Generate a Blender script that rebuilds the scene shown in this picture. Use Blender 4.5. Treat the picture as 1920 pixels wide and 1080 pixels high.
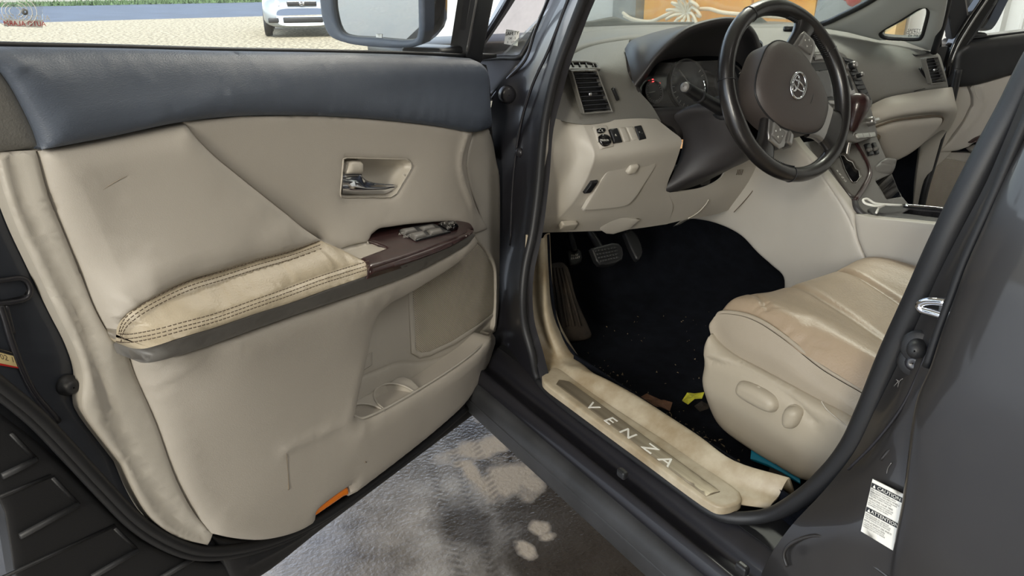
import bpy, bmesh, math, random
import numpy as np
from mathutils import Vector, Matrix
from mathutils.geometry import delaunay_2d_cdt

random.seed(7)
rng = np.random.default_rng(7)
for o in list(bpy.data.objects):
    bpy.data.objects.remove(o)
scene = bpy.context.scene
COL = scene.collection

# ------------------------------------------------------------------ camera
# world: x to the car's right, y to the car's front, z up, metres;
# x = 0 is the car's driver-side skin, z = 0 the shop floor
FPX = 1400.0
HEAD, PITCH = math.radians(32.5), math.radians(22.8)
EYE = np.array([-0.74, -0.34, 1.28])
FW = np.array([math.sin(HEAD) * math.cos(PITCH), math.cos(HEAD) * math.cos(PITCH), -math.sin(PITCH)])
RT = np.array([math.cos(HEAD), -math.sin(HEAD), 0.0])
UP = np.cross(RT, FW)
cd = bpy.data.cameras.new('camera')
cam = bpy.data.objects.new('camera', cd)
COL.objects.link(cam)
cd.sensor_width = 36.0
cd.lens = FPX / 1920.0 * 36.0
cd.clip_start, cd.clip_end = 0.02, 300.0
cam.matrix_world = Matrix(((RT[0], UP[0], -FW[0], EYE[0]), (RT[1], UP[1], -FW[1], EYE[1]),
                           (RT[2], UP[2], -FW[2], EYE[2]), (0, 0, 0, 1)))
scene.camera = cam

# ------------------------------------------------------------------ light
vs = scene.view_settings
vs.view_transform, vs.look, vs.exposure, vs.gamma, vs.use_curve_mapping = 'Standard', 'None', 0.22, 1.0, False
world = bpy.data.worlds.new('sky')
scene.world = world
world.use_nodes = True
wn = world.node_tree
sky = wn.nodes.new('ShaderNodeTexSky')
sky.sky_type = 'NISHITA'
sky.sun_disc = False
sky.sun_elevation = math.radians(50)
sky.sun_rotation = math.radians(215)
hz = wn.nodes.new('ShaderNodeHueSaturation')      # hazy, pale sky
hz.inputs['Saturation'].default_value = 0.5
wn.links.new(sky.outputs['Color'], hz.inputs['Color'])
wn.links.new(hz.outputs['Color'], wn.nodes['Background'].inputs['Color'])
wn.nodes['Background'].inputs['Strength'].default_value = 0.62


def lamp(name, kind, loc, target, energy, color=(1, 1, 1), size=1.0, size_y=None):
    ld = bpy.data.lights.new(name, kind)
    ld.energy, ld.color = energy, color
    if kind == 'AREA':
        ld.size = size
        if size_y:
            ld.shape, ld.size_y = 'RECTANGLE', size_y
    if kind == 'SUN':
        ld.angle = math.radians(0.6)
    o = bpy.data.objects.new(name, ld)
    COL.objects.link(o)
    o.location = loc
    o.rotation_euler = (Vector(target) - Vector(loc)).to_track_quat('-Z', 'Y').to_euler()
    return o


lamp('sun', 'SUN', (-6, -8, 14), (0, 4, 0), 4.3, (1.0, 0.94, 0.82))
# unseen area lamps added to brighten the car, door and plywood
lamp('fill_lamp', 'AREA', (-4.2, -0.6, 4.4), (-3.2, 0, 0), 50, (1.0, 0.96, 0.88), 0.5, 3.0)
lamp('fill_lamp', 'AREA', (-4.5, -2.7, 2.7), (-0.6, 0.7, 0.7), 165, (1.0, 0.92, 0.76), 0.5, 2.4)  # added warm fill for the door's latch-side bevels, in place of sunlit bounce
lamp('fill_lamp', 'AREA', (0.4, -3.0, 4.4), (0.4, -2.4, 0), 72, (1.0, 0.96, 0.90), 0.5, 3.0)
lamp('fill_lamp', 'AREA', (2.9, 2.8, 4.4), (2.9, 2.8, 0), 210, (1.0, 0.94, 0.82), 0.4, 3.0)


# ------------------------------------------------------------------ survey: photo points on real planes
def ray(px, py):
    return FW + RT * ((px - 960.0) / FPX) - UP * ((py - 540.0) / FPX)


def gx(px, py, x):
    d = ray(px, py)
    return EYE + d * ((x - EYE[0]) / d[0])


def gy(px, py, y):
    d = ray(px, py)
    return EYE + d * ((y - EYE[1]) / d[1])


def gz(px, py, z):
    d = ray(px, py)
    return EYE + d * ((z - EYE[2]) / d[2])


class Frame:
    """a plane in the world: origin, two axes in it and its normal"""
    def __init__(self, o, u, v, n=None):
        self.o = np.array(o, float)
        self.u = np.array(u, float) / np.linalg.norm(u)
        v = np.array(v, float)
        v = v - self.u * (v @ self.u)
        self.v = v / np.linalg.norm(v)
        self.n = np.cross(self.u, self.v)
        if (EYE - self.o) @ self.n < 0:
            self.n = -self.n

    def at(self, px, py, w=0.0):
        d = ray(px, py)
        t = ((self.o - EYE) @ self.n + w) / (d @ self.n)
        q = EYE + d * t - self.o
        return (q @ self.u, q @ self.v)

    def p(self, u, v, w=0.0):
        return self.o + self.u * u + self.v * v + self.n * w

    def pts(self, uvw):
        a = np.asarray(uvw, float)
        return self.o + np.outer(a[:, 0], self.u) + np.outer(a[:, 1], self.v) + np.outer(a[:, 2], self.n)


def frame3(a, b, c):
    a, b, c = np.array(a), np.array(b), np.array(c)
    return Frame(a, b - a, c - a)


XF = lambda x: Frame((x, 0, 0), (0, 1, 0), (0, 0, 1))
YF = lambda y: Frame((0, y, 0), (1, 0, 0), (0, 0, 1))
ZF = lambda z: Frame((0, 0, z), (1, 0, 0), (0, 1, 0))


# ------------------------------------------------------------------ materials
def lin(c):
    c = c / 255.0
    return c / 12.92 if c <= 0.04045 else ((c + 0.055) / 1.055) ** 2.4


def rgb(r, g, b):
    return (lin(r), lin(g), lin(b), 1.0)


def mat(name, col, rough=0.5, metal=0.0, bump=0.0, bscale=300.0, var=0.0, vscale=8.0, col2=None, coat=0.0,
        spec=0.5, emit=None, estr=0.0, btype='NOISE', stretch=None, fine=None):
    m = bpy.data.materials.new(name)
    m.use_nodes = True
    nt = m.node_tree
    b = nt.nodes['Principled BSDF']
    b.inputs['Base Color'].default_value = col
    b.inputs['Roughness'].default_value = rough
    b.inputs['Metallic'].default_value = metal
    b.inputs['Specular IOR Level'].default_value = spec
    b.inputs['Coat Weight'].default_value = coat
    b.inputs['Coat Roughness'].default_value = 0.06
    tc = nt.nodes.new('ShaderNodeTexCoord')
    src = tc.outputs['Object']
    if stretch:
        mp = nt.nodes.new('ShaderNodeMapping')
        mp.inputs['Scale'].default_value = stretch
        nt.links.new(src, mp.inputs['Vector'])
        src = mp.outputs['Vector']
    if var or col2:
        n = nt.nodes.new('ShaderNodeTexNoise')
        n.inputs['Scale'].default_value = vscale
        n.inputs['Detail'].default_value = 6
        n.inputs['Roughness'].default_value = 0.6
        nt.links.new(src, n.inputs['Vector'])
        r = nt.nodes.new('ShaderNodeValToRGB')
        r.color_ramp.elements[0].position, r.color_ramp.elements[1].position = 0.38, 0.66
        c2 = col2 or tuple(x * (1 - var) for x in col[:3]) + (1,)
        r.color_ramp.elements[0].color, r.color_ramp.elements[1].color = c2, col
        nt.links.new(n.outputs['Fac'], r.inputs['Fac'])
        nt.links.new(r.outputs['Color'], b.inputs['Base Color'])
    if bump:
        if btype == 'VORONOI':
            n = nt.nodes.new('ShaderNodeTexVoronoi')
            n.inputs['Scale'].default_value = bscale
            out = n.outputs['Distance']
        else:
            n = nt.nodes.new('ShaderNodeTexNoise')
            n.inputs['Scale'].default_value = bscale
            n.inputs['Detail'].default_value = 3
            out = n.outputs['Fac']
        nt.links.new(src, n.inputs['Vector'])
        bp = nt.nodes.new('ShaderNodeBump')
        bp.inputs['Strength'].default_value = bump
        bp.inputs['Distance'].default_value = 0.002
        nt.links.new(out, bp.inputs['Height'])
        nt.links.new(bp.outputs['Normal'], b.inputs['Normal'])
    if emit:
        b.inputs['Emission Color'].default_value = emit
        b.inputs['Emission Strength'].default_value = estr
    return m


def glass_mat(name, tint=(0.93, 0.97, 0.96, 1), refl=1.0, haze=0.0):
    m = bpy.data.materials.new(name)
    m.use_nodes = True
    nt = m.node_tree
    nt.nodes.remove(nt.nodes['Principled BSDF'])
    out = nt.nodes['Material Output']
    tr = nt.nodes.new('ShaderNodeBsdfTransparent')
    tr.inputs['Color'].default_value = tint
    gl = nt.nodes.new('ShaderNodeBsdfGlossy')
    gl.inputs['Roughness'].default_value = 0.02
    fr = nt.nodes.new('ShaderNodeFresnel')
    fr.inputs['IOR'].default_value = 1.35
    mu = nt.nodes.new('ShaderNodeMath')
    mu.operation = 'MULTIPLY'
    mu.inputs[1].default_value = refl
    nt.links.new(fr.outputs['Fac'], mu.inputs[0])
    mx = nt.nodes.new('ShaderNodeMixShader')
    nt.links.new(mu.outputs[0], mx.inputs[0])
    nt.links.new(tr.outputs[0], mx.inputs[1])
    nt.links.new(gl.outputs[0], mx.inputs[2])
    last = mx
    if haze:
        df = nt.nodes.new('ShaderNodeBsdfDiffuse')
        df.inputs['Color'].default_value = (0.8, 0.8, 0.78, 1)
        no = nt.nodes.new('ShaderNodeTexNoise')
        no.inputs['Scale'].default_value = 14
        no.inputs['Detail'].default_value = 8
        m2 = nt.nodes.new('ShaderNodeMath')
        m2.operation = 'MULTIPLY'
        m2.inputs[1].default_value = haze
        nt.links.new(no.outputs['Fac'], m2.inputs[0])
        mx2 = nt.nodes.new('ShaderNodeMixShader')
        nt.links.new(m2.outputs[0], mx2.inputs[0])
        nt.links.new(mx.outputs[0], mx2.inputs[1])
        nt.links.new(df.outputs[0], mx2.inputs[2])
        last = mx2
    nt.links.new(last.outputs[0], out.inputs['Surface'])
    return m


M = {}
M['cream'] = mat('cream_plastic', rgb(180, 175, 166), 0.5, bump=0.10, bscale=900, var=0.05, vscale=6)
M['cream_soft'] = mat('cream_vinyl', rgb(178, 172, 163), 0.55, bump=0.14, bscale=700, var=0.06, vscale=5)
M['cream_lt'] = mat('pale_plastic', rgb(180, 174, 163), 0.42, bump=0.05, bscale=900)
M['leather'] = mat('armrest_leather', rgb(178, 166, 144), 0.42, bump=0.25, bscale=420, var=0.10, vscale=14)
M['leather_worn'] = mat('worn_leather', rgb(170, 152, 124), 0.36, bump=0.45, bscale=500, col2=rgb(136, 116, 88), vscale=60)
M['seat'] = mat('seat_leather', rgb(162, 144, 123), 0.40, bump=0.30, bscale=260, var=0.12, vscale=9)
M['seat_side'] = mat('seat_side_leather', rgb(160, 150, 135), 0.45, bump=0.20, bscale=380, var=0.05)
M['shield'] = mat('seat_plastic', rgb(168, 159, 143), 0.5, bump=0.08, bscale=900, var=0.05)
M['sill'] = mat('sill_plastic', rgb(182, 172, 152), 0.45, bump=0.06, bscale=700, col2=rgb(140, 124, 98), vscale=9)
M['navy'] = mat('dark_soft_plastic', rgb(80, 88, 101), 0.46, bump=0.28, bscale=420, stretch=(1, 1, 2.2))
M['dash'] = mat('dash_plastic', rgb(116, 115, 111), 0.52, bump=0.30, bscale=420)
M['dashdk'] = mat('dark_dash_plastic', rgb(50, 48, 49), 0.5, bump=0.18, bscale=500)
M['black'] = mat('black_plastic', rgb(24, 25, 28), 0.42, bump=0.05, bscale=500)
M['blackgl'] = mat('gloss_black', rgb(12, 12, 14), 0.12, coat=0.4)
M['rubber'] = mat('black_rubber', rgb(27, 28, 31), 0.5, bump=0.08, bscale=600)
M['greyp'] = mat('grey_strip_plastic', rgb(102, 100, 97), 0.45, bump=0.1, bscale=800)
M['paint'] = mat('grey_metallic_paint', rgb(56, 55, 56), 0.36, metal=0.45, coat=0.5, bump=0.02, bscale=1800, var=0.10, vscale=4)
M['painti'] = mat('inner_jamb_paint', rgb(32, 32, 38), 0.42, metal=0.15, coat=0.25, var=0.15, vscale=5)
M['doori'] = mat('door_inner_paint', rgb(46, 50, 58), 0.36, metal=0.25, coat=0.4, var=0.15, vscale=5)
M['clad'] = mat('grey_cladding', rgb(56, 57, 60), 0.5, bump=0.08, bscale=500, col2=rgb(40, 41, 43), vscale=7)
M['wood'] = mat('dark_red_wood', rgb(56, 33, 33), 0.3, coat=0.35, col2=rgb(44, 27, 28), vscale=18, stretch=(1, 6, 6), spec=.4)
M['chrome'] = mat('chrome', rgb(215, 217, 222), 0.10, metal=1.0)
M['satin'] = mat('satin_silver', rgb(150, 148, 146), 0.32, metal=0.8)
M['brush'] = mat('brushed_steel', rgb(178, 168, 150), 0.45, metal=0.6, bump=0.1, bscale=500, stretch=(1, 0.05, 1), col2=rgb(110, 100, 84), vscale=16)
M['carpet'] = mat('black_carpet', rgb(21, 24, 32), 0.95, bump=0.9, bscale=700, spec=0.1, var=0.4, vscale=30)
M['mat'] = mat('rubber_mat', rgb(60, 52, 44), 0.8, bump=0.3, bscale=300, col2=rgb(34, 31, 30), vscale=12, spec=0.2)
M['wheel'] = mat('wheel_leather', rgb(34, 32, 32), 0.30, bump=0.12, bscale=500, coat=0.15, var=0.2, vscale=25)
M['hub'] = mat('airbag_plastic', rgb(70, 64, 62), 0.5, bump=0.25, bscale=600)
M['white'] = mat('white_print', rgb(225, 224, 218), 0.5)
M['thread'] = mat('dark_thread', rgb(92, 80, 66), 0.7)
M['orange'] = mat('orange_reflector', rgb(240, 130, 28), 0.25, coat=0.6, bump=0.15, bscale=250, btype='VORONOI', emit=None)
M['glass'] = glass_mat('window_glass', refl=0.75, haze=0.10)
M['dglass'] = glass_mat('tinted_quarter_glass', (.42, .40, .42, 1), .8, .12)
M['slat'] = mat('vent_slat', rgb(58, 60, 66), 0.4)
M['wglass'] = glass_mat('windshield_glass', refl=0.5, haze=0.06)
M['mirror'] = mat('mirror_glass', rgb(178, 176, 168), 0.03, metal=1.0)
M['steelw'] = mat('white_steel', rgb(208, 208, 204), 0.4, var=0.08, vscale=2)
M['redlit'] = mat('red_lamp', rgb(220, 20, 20), 0.4, emit=(1, 0.05, 0.05, 1), estr=4)


# ------------------------------------------------------------------ scene objects
def thing(name, label, cat, loc=(0, 0, 0), group=None, kind=None):
    o = bpy.data.objects.new(name, None)
    COL.objects.link(o)
    o.location = loc
    o.empty_display_size = 0.05
    tag(o, label, cat, group, kind)
    return o


def tag(o, label=None, cat=None, group=None, kind=None):
    for k, v in (('label', label), ('category', cat), ('group', group), ('kind', kind)):
        if v:
            o[k] = v
    return o


def origin_of(o):
    p = np.zeros(3)
    while o is not None:
        p = p + np.array(o.location)
        o = o.parent
    return p


def mesh_obj(name, verts, faces, m, parent=None, smooth=True, loc=None, flat_faces=None):
    """one mesh object; verts in world metres, stored relative to its parent or to its own base"""
    v = np.asarray(verts, float)
    base = origin_of(parent) if parent is not None else (np.array(loc) if loc is not None else np.zeros(3))
    me = bpy.data.meshes.new(name)
    me.from_pydata((v - base).tolist(), [], [list(map(int, f)) for f in faces])
    me.materials.append(m)
    if smooth:
        me.polygons.foreach_set('use_smooth', [True] * len(me.polygons))
    me.update()
    o = bpy.data.objects.new(name, me)
    COL.objects.link(o)
    if parent is not None:
        o.parent = parent
    else:
        o.location = base
    return o


def copy_tree(o, parent=None, skip=()):
    c = o.copy()
    COL.objects.link(c)
    if parent is not None:
        c.parent = parent
        c.matrix_parent_inverse = o.matrix_parent_inverse.copy()
    for ch in list(o.children):
        if not any(ch.name.startswith(s) for s in skip):
            copy_tree(ch, c, skip)
    return c


# ------------------------------------------------------------------ shape tools
def cr(pts, n=6, closed=False):
    """Catmull-Rom through points of any dimension"""
    p = np.asarray(pts, float)
    k = len(p)
    if k < 3 and not closed:
        return np.array([p[0] + (p[-1] - p[0]) * t for t in np.linspace(0, 1, n + 1)])
    out = []
    for i in range(k if closed else k - 1):
        if closed:
            a, b, c, d = p[(i - 1) % k], p[i], p[(i + 1) % k], p[(i + 2) % k]
        else:
            b, c = p[i], p[i + 1]
            a = p[i - 1] if i > 0 else 2 * b - c
            d = p[i + 2] if i + 2 < k else 2 * c - b
        t0 = 0.0
        t1 = t0 + max(np.linalg.norm(b - a), 1e-9) ** 0.5
        t2 = t1 + max(np.linalg.norm(c - b), 1e-9) ** 0.5
        t3 = t2 + max(np.linalg.norm(d - c), 1e-9) ** 0.5
        for s in range(n):
            t = t1 + (t2 - t1) * s / n
            A1 = (t1 - t) / (t1 - t0) * a + (t - t0) / (t1 - t0) * b
            A2 = (t2 - t) / (t2 - t1) * b + (t - t1) / (t2 - t1) * c
            A3 = (t3 - t) / (t3 - t2) * c + (t - t2) / (t3 - t2) * d
            B1 = (t2 - t) / (t2 - t0) * A1 + (t - t0) / (t2 - t0) * A2
            B2 = (t3 - t) / (t3 - t1) * A2 + (t - t1) / (t3 - t1) * A3
            out.append((t2 - t) / (t2 - t1) * B1 + (t - t1) / (t2 - t1) * B2)
    if not closed:
        out.append(p[-1])
    return np.array(out)


def J(*runs, n=5):
    """join smooth runs of (px, py, w) into one outline with corners where runs meet"""
    out = []
    for r in runs:
        a = cr(r, n) if len(r) > 2 else np.asarray(r, float)
        for q in a:
            if not out or np.linalg.norm(out[-1][:2] - q[:2]) > 0.3:
                out.append(q)
    if np.linalg.norm(out[0][:2] - out[-1][:2]) < 0.3:
        out.pop()
    return np.array(out)


def W(pts, w):
    return [(a, b, w) for a, b in pts]


def seg_dist(P, A, B):
    """distance of each point of P to the polyline segments A-B (min)"""
    best = np.full(len(P), 1e9)
    for s in range(0, len(A), 64):
        a, b = A[s:s + 64], B[s:s + 64]
        d = b - a
        L = np.maximum((d * d).sum(1), 1e-14)
        t = np.clip(((P[:, None, :] - a[None]) * d[None]).sum(2) / L[None], 0, 1)
        q = a[None] + t[..., None] * d[None]
        best = np.minimum(best, np.sqrt(((P[:, None, :] - q) ** 2).sum(2)).min(1))
    return best


def inside(P, loops):
    r = np.zeros(len(P), bool)
    for L in loops:
        a, b = L, np.roll(L, -1, 0)
        for i in range(len(a)):
            c = (a[i, 1] > P[:, 1]) != (b[i, 1] > P[:, 1])
            with np.errstate(divide='ignore', invalid='ignore'):
                xx = (b[i, 0] - a[i, 0]) * (P[:, 1] - a[i, 1]) / (b[i, 1] - a[i, 1]) + a[i, 0]
            r ^= c & (P[:, 0] < xx)
    return r


def densify(a, step):
    out = []
    for i in range(len(a)):
        p, q = a[i], a[(i + 1) % len(a)]
        k = max(1, int(math.ceil(np.linalg.norm((q - p)[:2]) / step)))
        for s in range(k):
            out.append(p + (q - p) * s / k)
    return np.array(out)


def uvw(fr, pts):
    return np.array([(*fr.at(p[0], p[1], p[2]), p[2]) for p in pts])


def panel(name, fr, outline, m, parent=None, h=0.0, r=0.012, back=0.02, step=0.014, holes=(), feats=(), wf=None,
          loc=None, uv=False, relax=900, smooth=True):
    """a moulded panel: outline (photo points + height w, or u,v,w when uv) filled, rounded at the rim by height h over
    radius r, with grooves/ridges (feats: points, width, height) and a skirt that gives it its thickness"""
    loops = [np.asarray(L, float) if uv else uvw(fr, L) for L in [outline, *holes]]
    loops = [densify(L, step) for L in loops]
    ring2 = [L[:, :2] for L in loops]
    A = np.concatenate(ring2)
    B = np.concatenate([np.roll(L, -1, 0) for L in ring2])
    lo, hi = ring2[0].min(0), ring2[0].max(0)
    cand = []
    sy = step * 0.866
    for j in range(int((hi[1] - lo[1]) / sy) + 2):
        xs = np.arange(lo[0] + (j % 2) * step * 0.5, hi[0] + step, step)
        cand.append(np.stack([xs, np.full(len(xs), lo[1] + j * sy)], 1))
    G = np.concatenate(cand)
    G = G[inside(G, ring2)]
    G = G[seg_dist(G, A, B) > (0.45 * step if not h else max(0.45 * step, 1.15 * r))] if len(G) else G
    extra = []
    if h:
        for L in ring2:
            t = np.roll(L, -1, 0) - np.roll(L, 1, 0)
            t /= np.maximum(np.linalg.norm(t, axis=1), 1e-9)[:, None]
            nrm = np.stack([-t[:, 1], t[:, 0]], 1)
            for sgn in (1, -1):
                for fct in (0.06, 0.22, 0.5, 1.0):
                    q = L + nrm * sgn * r * fct
                    q = q[inside(q, ring2)]
                    if len(q):
                        dd = seg_dist(q, A, B)
                        extra.append(q[dd > 0.93 * r * fct])
    fl = []
    for pts, wd, ht in feats:
        q = np.asarray(pts, float) if uv else uvw(fr, [(a[0], a[1], a[2] if len(a) > 2 else 0.03) for a in pts])
        q = cr(q, 6)[:, :2] if len(q) > 2 else q[:, :2]
        fl.append((q, wd, ht))
        dn = []
        for i in range(len(q) - 1):
            k = max(1, int(np.linalg.norm(q[i + 1] - q[i]) / max(wd * 1.2, 0.004)))
            t = (q[i + 1] - q[i]) / max(np.linalg.norm(q[i + 1] - q[i]), 1e-9)
            nn = np.array([-t[1], t[0]])
            for s in range(k):
                c = q[i] + (q[i + 1] - q[i]) * s / k
                for off in (-2, -1, 0, 1, 2):
                    dn.append(c + nn * off * wd)
        dn = np.array(dn)
        dn = dn[inside(dn, ring2)]
        if len(dn):
            extra.append(dn[seg_dist(dn, A, B) > 0.3 * min(wd, step)])
    if extra:
        E = np.concatenate([e for e in extra if len(e)] or [np.zeros((0, 2))])
        key = np.round(E / (0.0012)).astype(int)
        _, ix = np.unique(key, axis=0, return_index=True)
        E = E[np.sort(ix)]
        G = np.concatenate([G, E]) if len(G) else E
    nb = len(A)
    V2 = np.concatenate([A, G]) if len(G) else A
    edges, k = [], 0
    for L in ring2:
        edges += [(k + i, k + (i + 1) % len(L)) for i in range(len(L))]
        k += len(L)
    vo, eo, fo, ov, oe, of = delaunay_2d_cdt([Vector(p) for p in V2.tolist()], edges, [], 0, 1e-7)
    VO = np.array([tuple(p) for p in vo])
    F = np.array([tuple(f) for f in fo if len(f) == 3])
    F = F[inside(VO[F].mean(1), ring2)]
    wb = np.concatenate([L[:, 2] for L in loops])
    isb = np.zeros(len(VO), bool)
    wv = np.zeros(len(VO))
    for i, src in enumerate(ov):
        for s in src:
            if s < nb:
                isb[i] = True
                wv[i] = wb[s]
    if wb.max() - wb.min() < 1e-6:
        wv[:] = wb[0]
    else:
        free = ~isb
        if free.any():
            dm = ((VO[free][:, None, :] - A[None, ::max(1, nb // 150)]) ** 2).sum(2)
            ww = 1.0 / np.maximum(dm, 1e-8) ** 1.2
            wv[free] = (ww * wb[None, ::max(1, nb // 150)]).sum(1) / ww.sum(1)
        e = np.concatenate([F[:, [0, 1]], F[:, [1, 2]], F[:, [2, 0]]])
        e = np.concatenate([e, e[:, ::-1]])
        cnt = np.maximum(np.bincount(e[:, 0], minlength=len(VO)), 1)
        wt = 1.0 / np.maximum(np.linalg.norm(VO[e[:, 0]] - VO[e[:, 1]], axis=1), 1e-4)
        cnt = np.maximum(np.bincount(e[:, 0], weights=wt, minlength=len(VO)), 1e-9)
        for _ in range(relax):
            av = np.bincount(e[:, 0], weights=wt * wv[e[:, 1]], minlength=len(VO)) / cnt
            wv = np.where(isb, wv, av)
    d = seg_dist(VO, A, B)
    if h:
        t = np.clip(d / r, 0, 1)
        wv = wv + h * np.sqrt(np.maximum(0, 1 - (1 - t) ** 2))
    fade = np.clip(d / 0.006, 0, 1)
    for q, wd, ht in fl:
        wv = wv + ht * np.exp(-(seg_dist(VO, q[:-1], q[1:]) / wd) ** 2) * fade
    if wf is not None:
        wv = wv + wf(VO[:, 0], VO[:, 1], d)
    P3 = fr.pts(np.column_stack([VO, wv]))
    # orient towards the normal
    a, b, c = P3[F[:, 0]], P3[F[:, 1]], P3[F[:, 2]]
    bad = (np.cross(b - a, c - a) @ fr.n) < 0
    F[bad] = F[bad][:, ::-1]
    verts, faces = [P3], F.tolist()
    off = len(P3)
    if back:
        for L in loops:
            n = len(L)
            hv = L[:, 2].copy()
            top = fr.pts(np.column_stack([L[:, :2], hv]))
            bot = fr.pts(np.column_stack([L[:, :2], hv - back]))
            verts += [top, bot]
            area = 0.5 * np.sum(L[:, 0] * np.roll(L[:, 1], -1) - np.roll(L[:, 0], -1) * L[:, 1])
            for i in range(n):
                j = (i + 1) % n
                q = [off + i, off + j, off + n + j, off + n + i]
                faces.append(q)
            off += 2 * n
    o = mesh_obj(name, np.concatenate(verts), faces, m, parent, smooth, loc)
    return o


def well(name, fr, hole, w, depth, m, parent):
    """the dark bottom and walls behind a hole cut in a panel"""
    q = uvw(fr, W(hole, w))
    q[:, 2] -= depth
    return panel(name, fr, q, m, parent, back=-depth + .0005, step=.01, uv=True)


def grid_mesh(name, G, m, parent=None, thick=0.0, closed_u=False, loc=None, away=None):
    """quads over a grid of points [rows][cols]; thick adds a back shell; faces the viewer's side"""
    G = np.asarray(G, float)
    R, Cn = G.shape[:2]
    V = G.reshape(-1, 3)
    F = []
    for i in range(R - 1):
        for j in range(Cn if closed_u else Cn - 1):
            k = (j + 1) % Cn
            F.append((i * Cn + j, i * Cn + k, (i + 1) * Cn + k, (i + 1) * Cn + j))
    F = np.array(F)
    N = np.zeros_like(V)
    fn = np.cross(V[F[:, 2]] - V[F[:, 0]], V[F[:, 3]] - V[F[:, 1]])
    for c in range(4):
        np.add.at(N, F[:, c], fn)
    N /= np.maximum(np.linalg.norm(N, axis=1), 1e-12)[:, None]
    tgt = EYE if away is None else np.array(away)
    if closed_u:
        cen = G.mean(1, keepdims=True)
        s = (fn * (V[F].mean(1) - np.repeat(((cen[:-1] + cen[1:]) / 2).reshape(-1, 3), Cn, 0))).sum()
    else:
        s = ((tgt - V[F].mean(1)) * fn).sum()
    if s < 0:
        F = F[:, ::-1]
        N = -N
    faces = F.tolist()
    if thick:
        B = V - N * thick
        n = len(V)
        faces += (F[:, ::-1] + n).tolist()
        V = np.concatenate([V, B])
        if not closed_u:
            rim = [j for j in range(Cn)] + [i * Cn + Cn - 1 for i in range(1, R)] + \
                  [(R - 1) * Cn + j for j in range(Cn - 2, -1, -1)] + [i * Cn for i in range(R - 2, 0, -1)]
            base = len(V)
            rv = np.concatenate([V[rim], V[[x + n for x in rim]]])
            V = np.concatenate([V, rv])
            k = len(rim)
            for i in range(k):
                j = (i + 1) % k
                faces.append([base + i, base + j, base + k + j, base + k + i])
    return mesh_obj(name, V, faces, m, parent, True, loc)


def loft(name, rows, m, parent=None, nu=5, nv=5, thick=0.004, loc=None, bump=None):
    rows = [cr(r, nu) for r in rows]
    cols = np.array(rows).transpose(1, 0, 2)
    G = np.array([cr(c, nv) for c in cols]).transpose(1, 0, 2)
    if bump is not None:
        G = bump(G)
    return grid_mesh(name, G, m, parent, thick, loc=loc)


def tube_mesh(pts, r, n=10, closed=False, flat=1.0, updir=(0, 0, 1)):
    p = np.asarray(pts, float)
    k = len(p)
    rr = np.full(k, r) if np.isscalar(r) else np.asarray(r, float)
    T = (np.roll(p, -1, 0) - np.roll(p, 1, 0)) if closed else np.gradient(p, axis=0)
    T /= np.maximum(np.linalg.norm(T, axis=1), 1e-9)[:, None]
    up = np.array(updir, float)
    rings = []
    prev = None
    for i in range(k):
        a = up - T[i] * (up @ T[i]) if prev is None else prev - T[i] * (prev @ T[i])
        if np.linalg.norm(a) < 1e-5:
            a = np.cross(T[i], (1, 0.3, 0.2))
        a /= np.linalg.norm(a)
        prev = a
        b = np.cross(T[i], a)
        th = np.arange(n) * 2 * math.pi / n
        rings.append(p[i] + rr[i] * (np.outer(np.cos(th) * flat, a) + np.outer(np.sin(th), b)))
    V = np.concatenate(rings)
    F = []
    for i in range(k if closed else k - 1):
        i2 = (i + 1) % k
        for j in range(n):
            j2 = (j + 1) % n
            F.append([i * n + j, i * n + j2, i2 * n + j2, i2 * n + j])
    if not closed:
        F.append(list(range(n))[::-1])
        F.append([(k - 1) * n + j for j in range(n)])
    return V, F


def tube(name, pts, r, m, parent=None, n=10, closed=False, smooth_n=5, flat=1.0, loc=None, updir=(0, 0, 1)):
    p = cr(pts, smooth_n, closed) if smooth_n else np.asarray(pts, float)
    if not np.isscalar(r):
        rr = np.interp(np.linspace(0, 1, len(p)), np.linspace(0, 1, len(r)), r)
    else:
        rr = r
    V, F = tube_mesh(p, rr, n, closed, flat, updir)
    return mesh_obj(name, V, F, m, parent, True, loc)


def box_data(c, s, bev=0.0, ax=None, seg=2):
    bm = bmesh.new()
    bmesh.ops.create_cube(bm, size=1.0)
    for v in bm.verts:
        v.co = Vector((v.co.x * s[0], v.co.y * s[1], v.co.z * s[2]))
    if bev:
        bmesh.ops.bevel(bm, geom=bm.edges[:], offset=bev, segments=seg, profile=0.5, affect='EDGES')
    V = np.array([tuple(v.co) for v in bm.verts])
    bm.verts.index_update()
    F = [[v.index for v in f.verts] for f in bm.faces]
    bm.free()
    if ax is not None:
        V = V @ np.array(ax)
    return V + np.array(c), F


def box(name, c, s, m, parent=None, bev=0.003, ax=None, loc=None, smooth=False):
    """box of size s about c; ax = three rows, the world directions of its own x, y, z"""
    V, F = box_data(c, s, bev, ax)
    return mesh_obj(name, V, F, m, parent, smooth, loc)


def merge(parts):
    V, F, off = [], [], 0
    for v, f in parts:
        V.append(np.asarray(v))
        F += [[i + off for i in q] for q in f]
        off += len(v)
    return np.concatenate(V), F


def lathe_data(prof, o, axis, n=28, ref=(0.3, 0.2, 1)):
    axis = np.array(axis, float) / np.linalg.norm(axis)
    a = np.cross(axis, ref)
    a /= np.linalg.norm(a)
    b = np.cross(axis, a)
    th = np.arange(n) * 2 * math.pi / n
    V, F = [], []
    for (r, z) in prof:
        V.append(np.array(o) + axis * z + max(r, 1e-5) * (np.outer(np.cos(th), a) + np.outer(np.sin(th), b)))
    for i in range(len(prof) - 1):
        for j in range(n):
            k = (j + 1) % n
            F.append([i * n + j, i * n + k, (i + 1) * n + k, (i + 1) * n + j])
    return np.concatenate(V), F


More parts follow.
